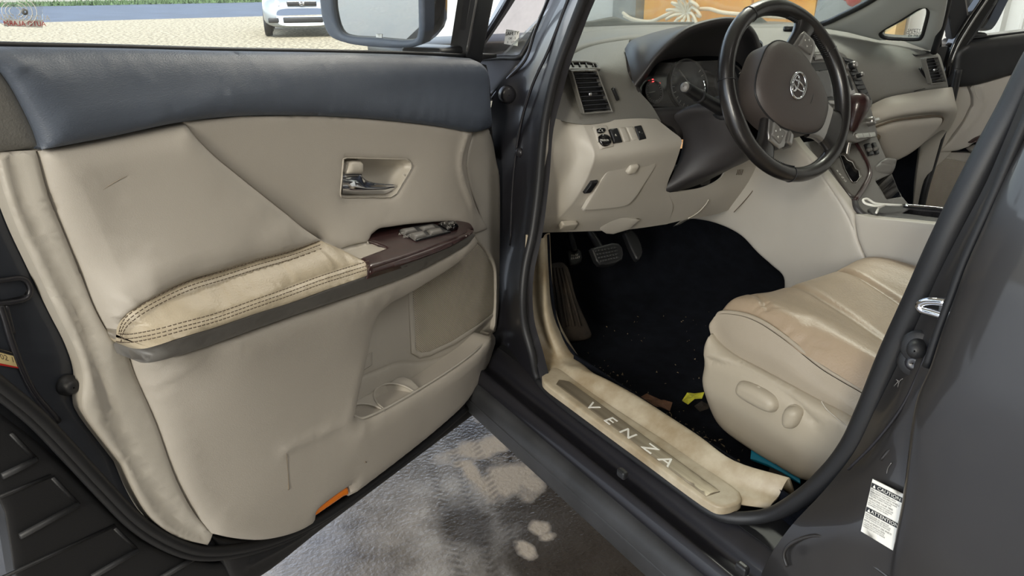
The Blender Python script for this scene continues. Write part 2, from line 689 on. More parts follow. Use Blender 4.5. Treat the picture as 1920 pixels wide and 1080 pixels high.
def lathe(name, prof, o, axis, m, parent=None, n=28, loc=None):
    V, F = lathe_data(prof, o, axis, n)
    return mesh_obj(name, V, F, m, parent, True, loc)


def text_data(s, o, xd, yd, size, ext=0.0004, align='CENTER', sx=1.0):
    cu = bpy.data.curves.new('lettering', 'FONT')
    cu.body = s
    cu.size = size
    cu.align_x = align
    cu.align_y = 'CENTER'
    cu.extrude = ext
    cu.resolution_u = 2
    ob = bpy.data.objects.new('lettering', cu)
    COL.objects.link(ob)
    me = bpy.data.meshes.new_from_object(ob)
    V = np.array([tuple(v.co) for v in me.vertices]).reshape(-1, 3)
    F = [list(p.vertices) for p in me.polygons]
    bpy.data.objects.remove(ob)
    bpy.data.curves.remove(cu)
    bpy.data.meshes.remove(me)
    xd, yd = np.array(xd, float) / np.linalg.norm(xd), np.array(yd, float) / np.linalg.norm(yd)
    zd = np.cross(xd, yd)
    return np.array(o) + np.outer(V[:, 0] * sx, xd) + np.outer(V[:, 1], yd) + np.outer(V[:, 2], zd), F


def text(name, s, o, xd, yd, size, m, parent=None, ext=0.0004, align='CENTER', sx=1.0):
    V, F = text_data(s, o, xd, yd, size, ext, align, sx)
    return mesh_obj(name, V, F, m, parent, False)

# ================================================================== SHOP AND YARD
def slab_box(name, lo, hi, m, kind='structure', parent=None):
    lo, hi = np.array(lo, float), np.array(hi, float)
    o = box(name, (lo + hi) / 2, hi - lo, m, parent, bev=0, loc=((lo[0] + hi[0]) / 2, (lo[1] + hi[1]) / 2, lo[2]))
    if kind:
        o['kind'] = kind
    return o


def concrete():
    m = mat('wet_concrete', rgb(104, 98, 90), 0.4)
    nt = m.node_tree
    b = nt.nodes['Principled BSDF']
    L = nt.links.new
    tc = nt.nodes.new('ShaderNodeTexCoord')
    n1 = nt.nodes.new('ShaderNodeTexNoise')
    n1.inputs['Scale'].default_value = 3.2
    n1.inputs['Detail'].default_value = 8
    n1.inputs['Roughness'].default_value = 0.65
    L(tc.outputs['Object'], n1.inputs['Vector'])
    # dry patches, where the floor has dried out: distance fields with ragged rims
    nd = nt.nodes.new('ShaderNodeTexNoise')
    nd.inputs['Scale'].default_value = 14
    nd.inputs['Detail'].default_value = 6
    L(tc.outputs['Object'], nd.inputs['Vector'])
    best = None
    for (px, py, sx, sy, k) in ((957, 897, 0.115, 0.105, 1), (915, 835, 0.16, 0.055, .7), (940, 765, 0.12, 0.08, .8), (1010, 990, 0.03, 0.04, .8), (985, 1030, .03, .05, .8), (880, 880, .03, .09, .8),
                                (868, 870, 0.04, 0.035, .8), (1025, 1008, 0.03, 0.02, .8)):
        c = gz(px, py, 0.0) - np.array((-1.3, -0.6, 0))      # from the slab's own origin
        mp = nt.nodes.new('ShaderNodeMapping')
        mp.vector_type = 'POINT'
        mp.inputs['Location'].default_value = (-c[0] / sx, -c[1] / sy, 0)
        mp.inputs['Scale'].default_value = (1 / sx, 1 / sy, 0)
        L(tc.outputs['Object'], mp.inputs['Vector'])
        ln = nt.nodes.new('ShaderNodeVectorMath')
        ln.operation = 'LENGTH'
        L(mp.outputs['Vector'], ln.inputs[0])
        if best is None:
            best = ln.outputs['Value']
        else:
            mn = nt.nodes.new('ShaderNodeMath')
            mn.operation = 'MINIMUM'
            L(best, mn.inputs[0])
            L(ln.outputs['Value'], mn.inputs[1])
            best = mn.outputs[0]
    ad = nt.nodes.new('ShaderNodeMath')
    ad.operation = 'MULTIPLY_ADD'
    ad.inputs[1].default_value = 1.7
    L(nd.outputs['Fac'], ad.inputs[0])
    L(best, ad.inputs[2])
    dry = nt.nodes.new('ShaderNodeValToRGB')
    dry.color_ramp.elements[0].position, dry.color_ramp.elements[1].position = 0.70, 0.92
    dry.color_ramp.elements[0].color, dry.color_ramp.elements[1].color = (1, 1, 1, 1), (0, 0, 0, 1)
    mh = nt.nodes.new('ShaderNodeMath')
    mh.operation = 'MULTIPLY'
    mh.inputs[1].default_value = 0.5
    L(ad.outputs[0], mh.inputs[0])
    L(mh.outputs[0], dry.inputs['Fac'])
    r1 = nt.nodes.new('ShaderNodeValToRGB')
    r1.color_ramp.elements[0].position, r1.color_ramp.elements[1].position = 0.36, 0.68
    r1.color_ramp.elements[0].color, r1.color_ramp.elements[1].color = rgb(90, 83, 75), rgb(170, 163, 153)
    L(n1.outputs['Fac'], r1.inputs['Fac'])
    # standing wet: darker concrete along the car
    wb = None
    for (px, py, sx, sy) in ((1100, 970, 0.40, 0.26), (985, 845, 0.16, 0.10), (880, 985, 0.10, 0.16), (905, 800, .1, .05), (1180, 1060, .3, .3)):
        c = gz(px, py, 0.0) - np.array((-1.3, -0.6, 0))
        mp = nt.nodes.new('ShaderNodeMapping')
        mp.inputs['Location'].default_value = (-c[0] / sx, -c[1] / sy, 0)
        mp.inputs['Scale'].default_value = (1 / sx, 1 / sy, 0)
        L(tc.outputs['Object'], mp.inputs['Vector'])
        ln = nt.nodes.new('ShaderNodeVectorMath')
        ln.operation = 'LENGTH'
        L(mp.outputs['Vector'], ln.inputs[0])
        if wb is None:
            wb = ln.outputs['Value']
        else:
            mn = nt.nodes.new('ShaderNodeMath')
            mn.operation = 'MINIMUM'
            L(wb, mn.inputs[0])
            L(ln.outputs['Value'], mn.inputs[1])
            wb = mn.outputs[0]
    aw = nt.nodes.new('ShaderNodeMath')
    aw.operation = 'MULTIPLY_ADD'
    aw.inputs[1].default_value = 1.6
    L(n1.outputs['Fac'], aw.inputs[0])
    L(wb, aw.inputs[2])
    wr_ = nt.nodes.new('ShaderNodeValToRGB')
    wr_.color_ramp.elements[0].position, wr_.color_ramp.elements[1].position = 0.70, 0.98
    wr_.color_ramp.elements[0].color, wr_.color_ramp.elements[1].color = (.85, .85, .85, 1), (0, 0, 0, 1)
    hw_ = nt.nodes.new('ShaderNodeMath')
    hw_.operation = 'MULTIPLY'
    hw_.inputs[1].default_value = 0.5
    L(aw.outputs[0], hw_.inputs[0])
    L(hw_.outputs[0], wr_.inputs['Fac'])
    mw_ = nt.nodes.new('ShaderNodeMixRGB')
    mw_.inputs[2].default_value = rgb(62, 55, 48)
    L(wr_.outputs['Color'], mw_.inputs[0])
    L(r1.outputs['Color'], mw_.inputs[1])
    mx = nt.nodes.new('ShaderNodeMixRGB')
    mx.inputs[2].default_value = rgb(178, 163, 143)
    L(dry.outputs['Color'], mx.inputs[0])
    L(mw_.outputs[0], mx.inputs[1])
    L(mx.outputs[0], b.inputs['Base Color'])
    rr = nt.nodes.new('ShaderNodeValToRGB')
    rr.color_ramp.elements[0].position, rr.color_ramp.elements[1].position = 0.4, 0.62
    rr.color_ramp.elements[0].color, rr.color_ramp.elements[1].color = (0.08, 0.08, 0.08, 1), (0.30, 0.30, 0.30, 1)
    L(n1.outputs['Fac'], rr.inputs['Fac'])
    mr = nt.nodes.new('ShaderNodeMixRGB')
    mr.inputs[2].default_value = (0.85, 0.85, 0.85, 1)
    L(dry.outputs['Color'], mr.inputs[0])
    L(rr.outputs['Color'], mr.inputs[1])
    L(mr.outputs[0], b.inputs['Roughness'])
    b.inputs['Specular IOR Level'].default_value = 0.9
    b.inputs['Coat Roughness'].default_value = 0.12
    inv = nt.nodes.new('ShaderNodeMath')
    inv.operation = 'MULTIPLY_ADD'
    inv.inputs[1].default_value, inv.inputs[2].default_value = -0.9, 0.9
    L(dry.outputs['Color'], inv.inputs[0])
    L(inv.outputs[0], b.inputs['Coat Weight'])
    # tyre tread prints: two strips of dark and light bars running the way the wheels rolled
    a, b_ = gz(835, 800, 0.0), gz(925, 1080, 0.0)
    ang = math.atan2(b_[1] - a[1], b_[0] - a[0])
    mp = nt.nodes.new('ShaderNodeMapping')
    mp.vector_type = 'TEXTURE'
    mp.inputs['Location'].default_value = tuple(a - np.array((-1.3, -0.6, 0)))
    mp.inputs['Rotation'].default_value = (0, 0, ang)
    L(tc.outputs['Object'], mp.inputs['Vector'])
    sx_ = nt.nodes.new('ShaderNodeSeparateXYZ')
    L(mp.outputs['Vector'], sx_.inputs[0])

    def mth(op, x, y=None):
        n = nt.nodes.new('ShaderNodeMath')
        n.operation = op
        for i, q in enumerate((x, y)):
            if q is None:
                continue
            if isinstance(q, (int, float)):
                n.inputs[i].default_value = q
            else:
                L(q, n.inputs[i])
        return n.outputs[0]

    wob = mth('MULTIPLY', nd.outputs['Fac'], 0.03)
    xx = mth('ADD', sx_.outputs['X'], mth('MULTIPLY', mth('ABSOLUTE', sx_.outputs['Y']), 0.6))
    bars = mth('MULTIPLY_ADD', mth('SINE', mth('MULTIPLY', mth('ADD', xx, wob), 2 * math.pi / 0.021)), 0.5)
    bars.node.inputs[2].default_value = 0.5
    strips = mth('MULTIPLY_ADD', mth('COSINE', mth('MULTIPLY', sx_.outputs['Y'], 2 * math.pi / 0.072)), 0.5)
    strips.node.inputs[2].default_value = 0.5
    lim = mth('LESS_THAN', mth('ABSOLUTE', mth('ADD', sx_.outputs['Y'], wob)), 0.10)
    tread = mth('MULTIPLY', mth('MULTIPLY', bars, mth('POWER', strips, 2.0)), mth('MULTIPLY', lim, mth('POWER', n1.outputs['Fac'], 0.7)))
    mt = nt.nodes.new('ShaderNodeMixRGB')
    mt.inputs[2].default_value = rgb(58, 52, 46)
    L(mth('MULTIPLY', tread, 0.75), mt.inputs[0])
    L(mx.outputs[0], mt.inputs[1])
    L(mt.outputs[0], b.inputs['Base Color'])
    # fine grit
    nb = nt.nodes.new('ShaderNodeTexNoise')
    nb.inputs['Scale'].default_value = 90
    nb.inputs['Detail'].default_value = 6
    L(tc.outputs['Object'], nb.inputs['Vector'])
    bp = nt.nodes.new('ShaderNodeBump')
    bp.inputs['Strength'].default_value = 0.35
    bp.inputs['Distance'].default_value = 0.006
    L(nb.outputs['Fac'], bp.inputs['Height'])
    L(bp.outputs['Normal'], b.inputs['Normal'])
    return m


M['concrete'] = concrete()
M['gravel'] = mat('sunlit_gravel', rgb(186, 176, 150), 0.9, bump=1.0, bscale=22, col2=rgb(92, 84, 68), vscale=14, spec=0.2)
M['asphalt'] = mat('asphalt', rgb(66, 76, 92), 0.8, bump=0.3, bscale=40, var=0.25, vscale=0.8)
M['grass'] = mat('grass', rgb(88, 110, 70), 0.8, col2=rgb(48, 68, 40), vscale=3)
M['wallgrey'] = mat('grey_shop_wall', rgb(150, 146, 138), 0.7, var=0.12, vscale=1.5)
M['roof'] = mat('white_roof_sheet', rgb(186, 184, 178), 0.6)
M['steelpost'] = mat('galvanised_post', rgb(140, 142, 142), 0.45, metal=0.4, var=0.15, vscale=8)
M['ply'] = mat('yellow_plywood', rgb(240, 180, 74), 0.6, col2=rgb(222, 152, 56), vscale=5, stretch=(1, 1, 0.25))
M['stud'] = mat('pine_stud', rgb(208, 176, 124), 0.65, var=0.2, vscale=6)
M['rope'] = mat('white_rope', rgb(226, 216, 196), 0.8, bump=0.6, bscale=220)

floor = slab_box('floor', (-7, -7.5, -0.2), (4.4, 6.3, 0), M['concrete'])
ceiling = slab_box('ceiling', (-7, -7.5, 5.6), (4.4, 6.3, 5.75), M['roof'])
wall_rear = slab_box('wall_rear', (-7, -7.7, -0.2), (4.4, -7.5, 5.75), M['wallgrey'])
wall_left = slab_box('wall_left', (-7.2, -7.5, -0.2), (-7, -4.6, 5.75), M['wallgrey'])
lin_l = slab_box('trim_1', (-7.2, -4.6, 4.9), (-7, 6.3, 5.75), M['wallgrey'])
lin_f = slab_box('trim_2', (-7.2, 6.3, 5.2), (4.4, 6.5, 5.75), M['wallgrey'])
wall_right = slab_box('wall_right', (4.26, -7.5, -0.2), (4.4, 6.3, 5.75), M['steelw'])
# ribbed white steel sheets on the right wall, each 0.92 m wide
prof = [(0, 0), (.02, 0), (.035, .028), (.06, .028), (.075, 0), (.15, 0), (.157, .008), (.17, .008), (.177, 0), (.23, 0)]


def steel_sheet(y0):
    ys, ds = [], []
    for k in range(4):
        for a, b in prof[:-1]:
            ys.append(y0 + k * 0.23 + a)
            ds.append(b)
    ys.append(y0 + 0.92)
    ds.append(0)
    G = np.array([[(4.255 - d, y, z) for y, d in zip(ys, ds)] for z in (0.02, 5.55)])
    o = grid_mesh('steel_sheet', G, M['steelw'], wall_right)
    o.data.polygons.foreach_set('use_smooth', [False] * len(o.data.polygons))


for k in range(10):
    steel_sheet(-4.2 + k * 0.922)

# steel post beside the bay opening
post = slab_box('steel_post', (4.06, 5.12, 0), (4.25, 5.44, 5.6), M['steelpost'], None)
tag(post, 'grey steel post beside the yellow plywood, seen through the windshield', 'post')
# yellow plywood sheets leaning on the wall in front of the car
for k, (ya, yb, dz) in enumerate(((3.30, 3.86, 0.03), (3.875, 4.46, 0.0), (4.475, 5.08, 0.05))):
    b = slab_box('plywood_sheet', (4.15 - 0.012 * k, ya, 0.002), (4.185 - 0.012 * k, yb, 1.75 + dz), M['ply'], None)
    tag(b, ('yellow plywood sheet seen right of the steering wheel top', 'yellow plywood sheet behind the tied bundle of white rope',
            'yellow plywood sheet next to the grey steel post')[k], 'plywood', 'yellow plywood sheets on the shop wall')
# rope strung along the plywood with a knotted bundle
rp = thing('rope', 'white rope strung along the yellow plywood with a knotted bundle', 'rope', (4.0, 4.4, 1.0))
R_ = lambda px, py, x=4.02: gx(px, py, x)
tube('strand', [R_(1168, 24), R_(1180, 33), R_(1200, 39), R_(1222, 40), R_(1245, 30), R_(1268, 20)], 0.016, M['rope'], rp, 8)
tube('strand', [R_(1170, 30), R_(1188, 38), R_(1210, 42), R_(1232, 36), R_(1255, 27)], 0.014, M['rope'], rp, 8)
tube('strand', [R_(1300, 18), R_(1330, 17), R_(1352, 23), R_(1390, 27), R_(1440, 30), R_(1490, 33)], 0.016, M['rope'], rp, 8)
bc = R_(1290, 24, 3.99)
for k in range(11):
    a = k / 11 * 2 * math.pi
    q = [bc + np.array((0, 0, 0)), bc + np.array((-0.05, 0.13 * math.cos(a) + 0.02, 0.09 * math.sin(a) + 0.02)),
         bc + np.array((-0.06, 0.2 * math.cos(a + 0.25), 0.13 * math.sin(a + 0.25) - 0.02)),
         bc + np.array((-0.02, 0.1 * math.cos(a + 0.5), 0.06 * math.sin(a + 0.5)))]
    tube('loop', q, 0.013, M['rope'], rp, 7)
# leaning grey sheet, studs and red baubles right of the plywood
ln = grid_mesh('leaning_panel', np.array([[(4.0, 2.95, 0.002), (4.0, 3.26, 0.002)], [(4.12, 2.88, 2.0), (4.12, 3.2, 2.0)]]), M['steelpost'], None, 0.02, loc=(4.0, 3.1, 0))
tag(ln, 'grey sheet leaning on the wall beside the plywood', 'panel')
for k, y in enumerate((2.78, 2.66)):
    s = slab_box('wooden_stud', (4.08, y - 0.04, 0), (4.18, y + 0.03, 2.3), M['stud'], None)
    tag(s, ('pale wooden stud beside the leaning grey sheet', 'pale wooden stud behind the hanging red bulbs')[k], 'stud', 'wooden studs on the right wall')
for k, (px, py, r) in enumerate(((1601, -2, .05), (1590, -9, .04))):
    p = gx(px, py, 4.0)
    o = thing('red_bulb', ('larger red glass bulb hanging in front of the wooden stud', 'smaller red glass bulb hanging beside the larger one')[k], 'ornament', p, 'hanging red bulbs')
    lathe('bulb', [(0.001, -r)] + [(r * math.cos(t), r * math.sin(t)) for t in np.linspace(-1.4, 1.3, 9)] + [(0.001, r)], p, (0, 0, 1),
          mat('red_glass', rgb(190, 20, 24), 0.15, coat=0.5) if not k else bpy.data.materials['red_glass'], o, 16)
    tube('hanger', [p + np.array((0, 0, r)), p + np.array((0, 0, 1.2))], 0.004, M['black'], o, 6, smooth_n=0)

# ---- yard
y1, y2 = gz(300, 35, 0)[1], gz(300, 7, 0)[1]
slab_box('gravel_yard', (-70, 6.3, -0.22), (90, y1, -0.01), M['gravel'])
slab_box('gravel_yard', (-70, -40, -0.22), (-7.2, 6.3, -0.01), M['gravel'])
slab_box('gravel_yard', (-7.2, -40, -0.22), (60, -7.7, -0.01), M['gravel'])
slab_box('asphalt_road', (-70, y1, -0.22), (90, y2, -0.015), M['asphalt'])
slab_box('grass_verge', (-70, y2, -0.22), (90, y2 + 60, -0.005), M['grass'])
kb = slab_box('low_wall', (-70, y2 + 6, 0), (90, y2 + 6.3, 0.9), M['wallgrey'])
V, F = [], []
for k in range(2600):
    x, y = rng.uniform(-6, 16), y2 + rng.uniform(-0.35, 3.0) ** 1
    hh, ww, a = rng.uniform(.06, .22), rng.uniform(.03, .08), rng.uniform(0, 3.14)
    n = len(V)
    V += [(x - ww * math.cos(a), y - ww * math.sin(a), -0.01), (x + ww * math.cos(a), y + ww * math.sin(a), -0.01), (x + rng.uniform(-.1, .1), y + rng.uniform(-.1, .1), hh)]
    F.append([n, n + 1, n + 2])
g = mesh_obj('grass', V, F, M['grass'], None, False, loc=(5, y2, 0))
tag(g, 'green grass along the far side of the road', 'grass', kind='stuff')
shed = thing('storage_shed', 'white sunlit shed outside, seen left of the steel post', 'shed', (9, 13, 0))
box('wall', (9.5, 13.5, 1.6), (6, 3, 3.2), M['steelw'], shed, bev=0.01)
box('roof', (9.5, 13.5, 3.3), (6.4, 3.4, 0.16), M['roof'], shed, bev=0.02)

# ---- silver hatchback parked on the gravel, facing the shop
cc = gz(572, 70, 0)
hx = np.array((math.cos(0.30), -math.sin(0.30), 0.0))
hy = np.array((math.sin(0.30), math.cos(0.30), 0.0))
car = thing('silver_hatchback', 'silver hatchback parked on the sunlit gravel outside', 'car', cc)
M['silver'] = mat('silver_paint', rgb(140, 146, 150), 0.32, metal=0.4, coat=0.8)
M['lamp'] = mat('headlamp_glass', rgb(190, 196, 200), 0.08, metal=0.6, coat=1.0)
M['wshield'] = mat('dark_windshield', rgb(60, 72, 82), 0.06, coat=1.0)
cp = lambda x, y, z: cc + hx * x + hy * y + np.array((0, 0, z))
secs = []
for (y, hw, zb, zt) in ((-0.02, .55, .24, .60), (0.0, .66, .22, .68), (0.10, .78, .20, .78), (0.3, .835, .19, .86), (0.9, .845, .19, 1.02),
                        (1.15, .845, .19, 1.08), (2.0, .845, .2, 1.1), (3.6, .84, .22, 1.1), (3.9, .8, .25, 1.0)):
    ring = []
    for t in np.linspace(0, 2 * math.pi, 28, endpoint=False):
        c_, s_ = math.cos(t), math.sin(t)
        ring.append(cp(hw * math.copysign(abs(c_) ** 0.42, c_), y, (zb + zt) / 2 + (zt - zb) / 2 * math.copysign(abs(s_) ** 0.5, s_)))
    secs.append(ring)
grid_mesh('body', secs, M['silver'], car, closed_u=True)
cab = []
for (z, ya, yb, hw) in ((1.05, 0.95, 3.75, .80), (1.3, 1.5, 3.6, .72), (1.48, 2.0, 3.4, .62), (1.52, 2.2, 3.2, .5)):
    ring = []
    for t in np.linspace(0, 2 * math.pi, 28, endpoint=False):
        c_, s_ = math.cos(t), math.sin(t)
        ring.append(cp(hw * math.copysign(abs(c_) ** 0.4, c_), (ya + yb) / 2 + (yb - ya) / 2 * math.copysign(abs(s_) ** 0.4, s_), z))
    cab.append(ring)
grid_mesh('cabin', cab, M['silver'], car, closed_u=True)
mesh_obj('windshield', [cp(-.68, 1.0, 1.08), cp(.68, 1.0, 1.08), cp(.56, 1.93, 1.47), cp(-.56, 1.93, 1.47)], [[0, 1, 2, 3]], M['wshield'], car)
for s in (-1, 1):
    lp = [(s * .46, -.035, .66), (s * .74, .08, .64), (s * .80, .30, .80), (s * .70, .30, .86), (s * .46, .02, .74)]
    mesh_obj('headlight', [cp(*q) for q in lp] + [cp(q[0], q[1] + .05, q[2]) for q in lp],
             [[0, 1, 2, 3, 4]] + [[i, (i + 1) % 5, 5 + (i + 1) % 5, 5 + i] for i in range(5)], M['lamp'], car, False)
    V, F = box_data(cp(s * .62, .0, .36), (.22, .10, .10), .02, (hx, hy, (0, 0, 1)))
    mesh_obj('fog_recess', V, F, M['black'], car)
    for yy in (0.72, 3.1):
        w = lathe('wheel', [(.001, 0), (.19, 0), (.20, .02), (.275, .03), (.29, .06), (.29, .16), (.27, .19), (.001, .19)], cp(s * .66, yy, .285), hx * s, M['rubber'], car, 20)
V, F = box_data(cp(0, -.03, .70), (.62, .06, .085), .012, (hx, hy, (0, 0, 1)))
mesh_obj('grille', V, F, M['black'], car)
V, F = box_data(cp(0, -.045, .735), (.60, .04, .014), .004, (hx, hy, (0, 0, 1)))
mesh_obj('chrome_bar', V, F, M['chrome'], car)
V, F = box_data(cp(0, -.01, .36), (.84, .08, .12), .02, (hx, hy, (0, 0, 1)))
mesh_obj('bumper_intake', V, F, M['black'], car)
V, F = merge([box_data(cp(s * .032, -.066, .70), (.016, .012, .075), .003, (hx, hy, (0, 0, 1))) for s in (-1, 1)] +
             [box_data(cp(0, -.066, .70), (.06, .012, .014), .003, (hx, hy, (0, 0, 1)))] +
             [box_data(cp(0, -.062, .738), (.098, .01, .008), 0, (hx, hy, (0, 0, 1))), box_data(cp(0, -.062, .662), (.07, .01, .008), 0, (hx, hy, (0, 0, 1)))] +
             [box_data(cp(s * .048, -.062, .70), (.008, .01, .08), 0, (hx, hy, (0, 0, 1))) for s in (-1, 1)])
mesh_obj('emblem', V, F, M['chrome'], car)

# ================================================================== CAR BODY
body = thing('car', 'dark grey car body with open front doors, sill and pillars', 'car body', (0.0, 0.2, 0.0))

# hinge pillar and front roof pillar: photo rows, outer edge to seal flange, each column with its own depth
rows = [[np.array(q) for q in ((.25, .60, 1.61), (.29, .56, 1.62), (.33, .52, 1.61), (.345, .47, 1.58))]]
for py, xs, ys in ((-60, (1056, 1072, 1098, 1124), (1.02, .95, .87, .735)),
                   (0, (1027, 1045, 1068, 1093), (1.06, .98, .90, .77)),
                   (60, (1003, 1021, 1046, 1070), (1.07, 1.0, .92, .80)),
                   (110, (980, 1003, 1030, 1052), (1.08, 1.02, .94, .82)),
                   (170, (930, 985, 1012, 1036), (1.10, 1.04, .96, .845)),
                   (240, (915, 963, 1000, 1019), (1.12, 1.05, .97, .86)),
                   (330, (905, 950, 992, 1012), (1.12, 1.06, .98, .87)),
                   (430, (900, 947, 982, 1000), (1.12, 1.06, .98, .865)),
                   (520, (898, 942, 967, 982), (1.12, 1.06, .97, .85)),
                   (600, (898, 943, 966, 984), (1.10, 1.03, .93, .84)),
                   (665, (898, 948, 976, 1002), (1.05, .985, .90, .81)),
                   (720, (898, 958, 990, 1016), (1.0, .95, .87, .78))):
    rows.append([gy(x, py, y) for x, y in zip(xs, ys)])
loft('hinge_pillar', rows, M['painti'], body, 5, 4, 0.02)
# pressed crease lines and the round plug on the pillar
for nm, pts in (('pressed_seam', [(1040, -30, .96), (1003, 60, 1.03), (985, 112, 1.05), (950, 150, 1.09), (922, 185, 1.11)]),
                ('pressed_seam', [(1072, -20, .90), (1030, 90, .945), (998, 160, .985), (975, 240, 1.02), (962, 340, 1.04), (957, 460, 1.04)])):
    tube(nm, [gy(*q) for q in pts], 0.0035, M['painti'], body, 7)
pc = gy(953, 178, 1.068)
lathe('plug', [(.001, .006), (.010, .006), (.016, .004), (.018, 0), (.02, -.01)], pc, (EYE - pc) * np.array((.5, 1, .1)), M['painti'], body, 20)
pc = gy(978, 286, 1.02)
lathe('bolt', [(.001, .007), (.006, .007), (.007, .004), (.012, .003), (.013, -.006)], pc, (EYE - pc) * np.array((.5, 1, .1)), M['painti'], body, 12)
for py_, dz in ((600, 0),):
    hc = gy(925, py_, 1.085)
    box('hinge', hc + np.array((0, .03, 0)), (.03, .04, .05), M['painti'], body, .006, smooth=True)
# fixed quarter glass ahead of the door, with its printed sheet
qf = frame3(gy(905, 104, 1.24), gy(977, 101, 1.12), gy(1020, 0, 1.13))
panel('quarter_glass', qf, W([(895, 108), (975, 104), (981, 95), (1003, 55), (1030, -6), (1034, -60), (960, -60), (940, 0), (915, 50), (898, 90)], 0), M['dglass'], body, back=.004)
panel('sticker', qf, W([(945, 82), (970, 86), (974, 58), (949, 55)], .002), M['white'], body, back=.001)
for k, (tx, py, sz) in enumerate((('SAFETY', 63, .013), ('OK - 2', 72, .008), ('II    LOW', 79, .008))):
    o = qf.p(*qf.at(960, py, .003), .003)
    text('print', tx, o, qf.p(1, 0) - qf.p(0, 0), qf.p(*qf.at(962, 55, 0)) - qf.p(*qf.at(960, 82, 0)), sz, M['black'], body, 0)
tube('quarter_glass_rim', [qf.p(*qf.at(a, b, .003), .003) for a, b in ((1036, -50), (1028, 0), (1004, 55), (983, 95), (975, 106), (940, 108), (898, 110))], .006, M['rubber'], body, 8)
fp = [[gy(968, -60, 1.18), gy(982, -60, 1.12), gy(1000, -60, 1.16)], [gy(938, 0, 1.22), gy(952, 0, 1.17), gy(966, 0, 1.20)], [gy(912, 46, 1.25), gy(924, 46, 1.20), gy(936, 46, 1.23)], [gy(880, 92, 1.27), gy(893, 92, 1.22), gy(904, 92, 1.25)]]
loft('roof_pillar', fp, M['painti'], body, 4, 4, .01)
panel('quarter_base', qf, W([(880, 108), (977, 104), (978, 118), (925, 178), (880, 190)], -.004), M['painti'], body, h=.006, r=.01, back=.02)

# door-opening seal round the whole aperture
seal = [np.array((.335, .44, 1.56)), gy(1113, -50, .735), gy(1093, 0, .765), gy(1067, 67, .80), gy(1041, 140, .83), gy(1021, 233, .855), gy(1009, 360, .862), gy(998, 440, .858),
        gy(985, 500, .850), gy(980, 555, .84), gy(984, 612, .835), gy(998, 664, .81), gz(1010, 712, .486), gz(1054, 756, .480), gz(1144, 822, .478), gz(1267, 910, .476),
        gz(1352, 966, .474), gx(1430, 968, .095), gx(1500, 936, .10), gx(1553, 893, .10), gx(1597, 838, .10), gx(1628, 775, .10), gx(1672, 668, .10), gx(1722, 560, .10),
        gx(1770, 455, .10), gx(1830, 335, .11), gx(1895, 215, .125), gx(1990, 45, .14), np.array((.33, -.08, 1.56))]
tube('door_seal', cr(seal, 5)[:61], 0.0085, M['rubber'], body, 10, smooth_n=0)
sp = cr(seal, 5)[60:]
tube('door_seal', sp, np.interp(np.arange(len(sp)), [0, 26, 34, 44, len(sp)], [.009, .011, .0155, .0165, .016]), M['rubber'], body, 14, smooth_n=0, updir=(1, 0, 0))

# rocker: cross-sections along the car
def rocker(name, prof_, ya, yb, m, n=14):
    G = []
    for y in np.linspace(ya, yb, n):
        G.append(cr([(x, y, z) for x, z in prof_], 5))
    return grid_mesh(name, np.array(G), m, body, 0.004)


rocker('sill_channel', [(.145, .47), (.11, .472), (.076, .470)], 1.0, -1.2, M['rubber'])
rocker('sill_step', [(.080, .4695), (.072, .468), (.050, .455), (.040, .436), (.022, .438), (.005, .505 - .06), (-.004, .425), (-.002, .405)], 1.0, -1.2, M['painti'])
rocker('sill_cladding', [(.004, .412), (-.012, .406), (-.018, .385), (-.012, .345), (.0, .315), (.02, .302), (.05, .30), (.08, .31)], 1.03, -1.2, M['clad'])
rocker('underside', [(.08, .31), (.4, .29), (1.5, .29), (1.8, .31)], 1.03, -1.2, M['black'])
tube('clad_ridge', [(-.019, 1.02, .372), (-.019, .4, .372), (-.019, -1.1, .372)], .004, M['clad'], body, 8)
for px, py in ((1167, 888), (1392, 1066)):
    c = gx(px, py, -.012)
    box('clip', c, (.012, .02, .016), M['black'], body, .004)
# fender, hood and cowl ahead of the windshield
hood = []
for y, zc, ze in ((1.22, 1.085, 1.02), (1.5, 1.085, 1.0), (1.9, 1.05, .97), (2.3, .99, .92), (2.6, .90, .84), (2.68, .74, .72)):
    hood.append([(.02, y, ze - .35), (.0, y, ze - .10), (.06, y, ze), (.4, y, zc - .01), (.95, y, zc), (1.5, y, zc - .01), (1.84, y, ze), (1.90, y, ze - .10), (1.88, y, ze - .35)])
loft('hood', hood, M['paint'], body, 4, 4, 0.01)
box('cowl', (.95, 1.62, 1.085), (1.7, .26, .05), M['black'], body, .015, smooth=True)
cw = gy(1145, 45, 1.72)
tube('wiper', [gy(1082, 48, 1.6), gy(1110, 46, 1.62), gy(1150, 43, 1.66), gy(1180, 47, 1.7), gy(1300, 44, 1.72)], [.008, .012, .02, .012, .006], M['black'], body, 8)
tube('wiper', [gy(1395, 40, 1.70), gy(1420, 40, 1.7), gy(1436, 44, 1.7)], [.01, .02, .008], M['black'], body, 8)
# windshield
wsf = [[gx(1100, 50, .30) * np.array((1, 0, 1)) + np.array((0, 1.30, 0)), (.95, 1.58, 1.10), (1.62, 1.24, 1.10)], [(.30, .30, 1.72), (.95, .45, 1.76), (1.60, .30, 1.72)]]
wsf = [[(.20, 1.22, 1.08), (.95, 1.50, 1.09), (1.70, 1.22, 1.08)], [(.30, .35, 1.66), (.95, .50, 1.70), (1.60, .35, 1.66)]]
loft('windshield', wsf, M['wglass'], body, 6, 4, 0.005)
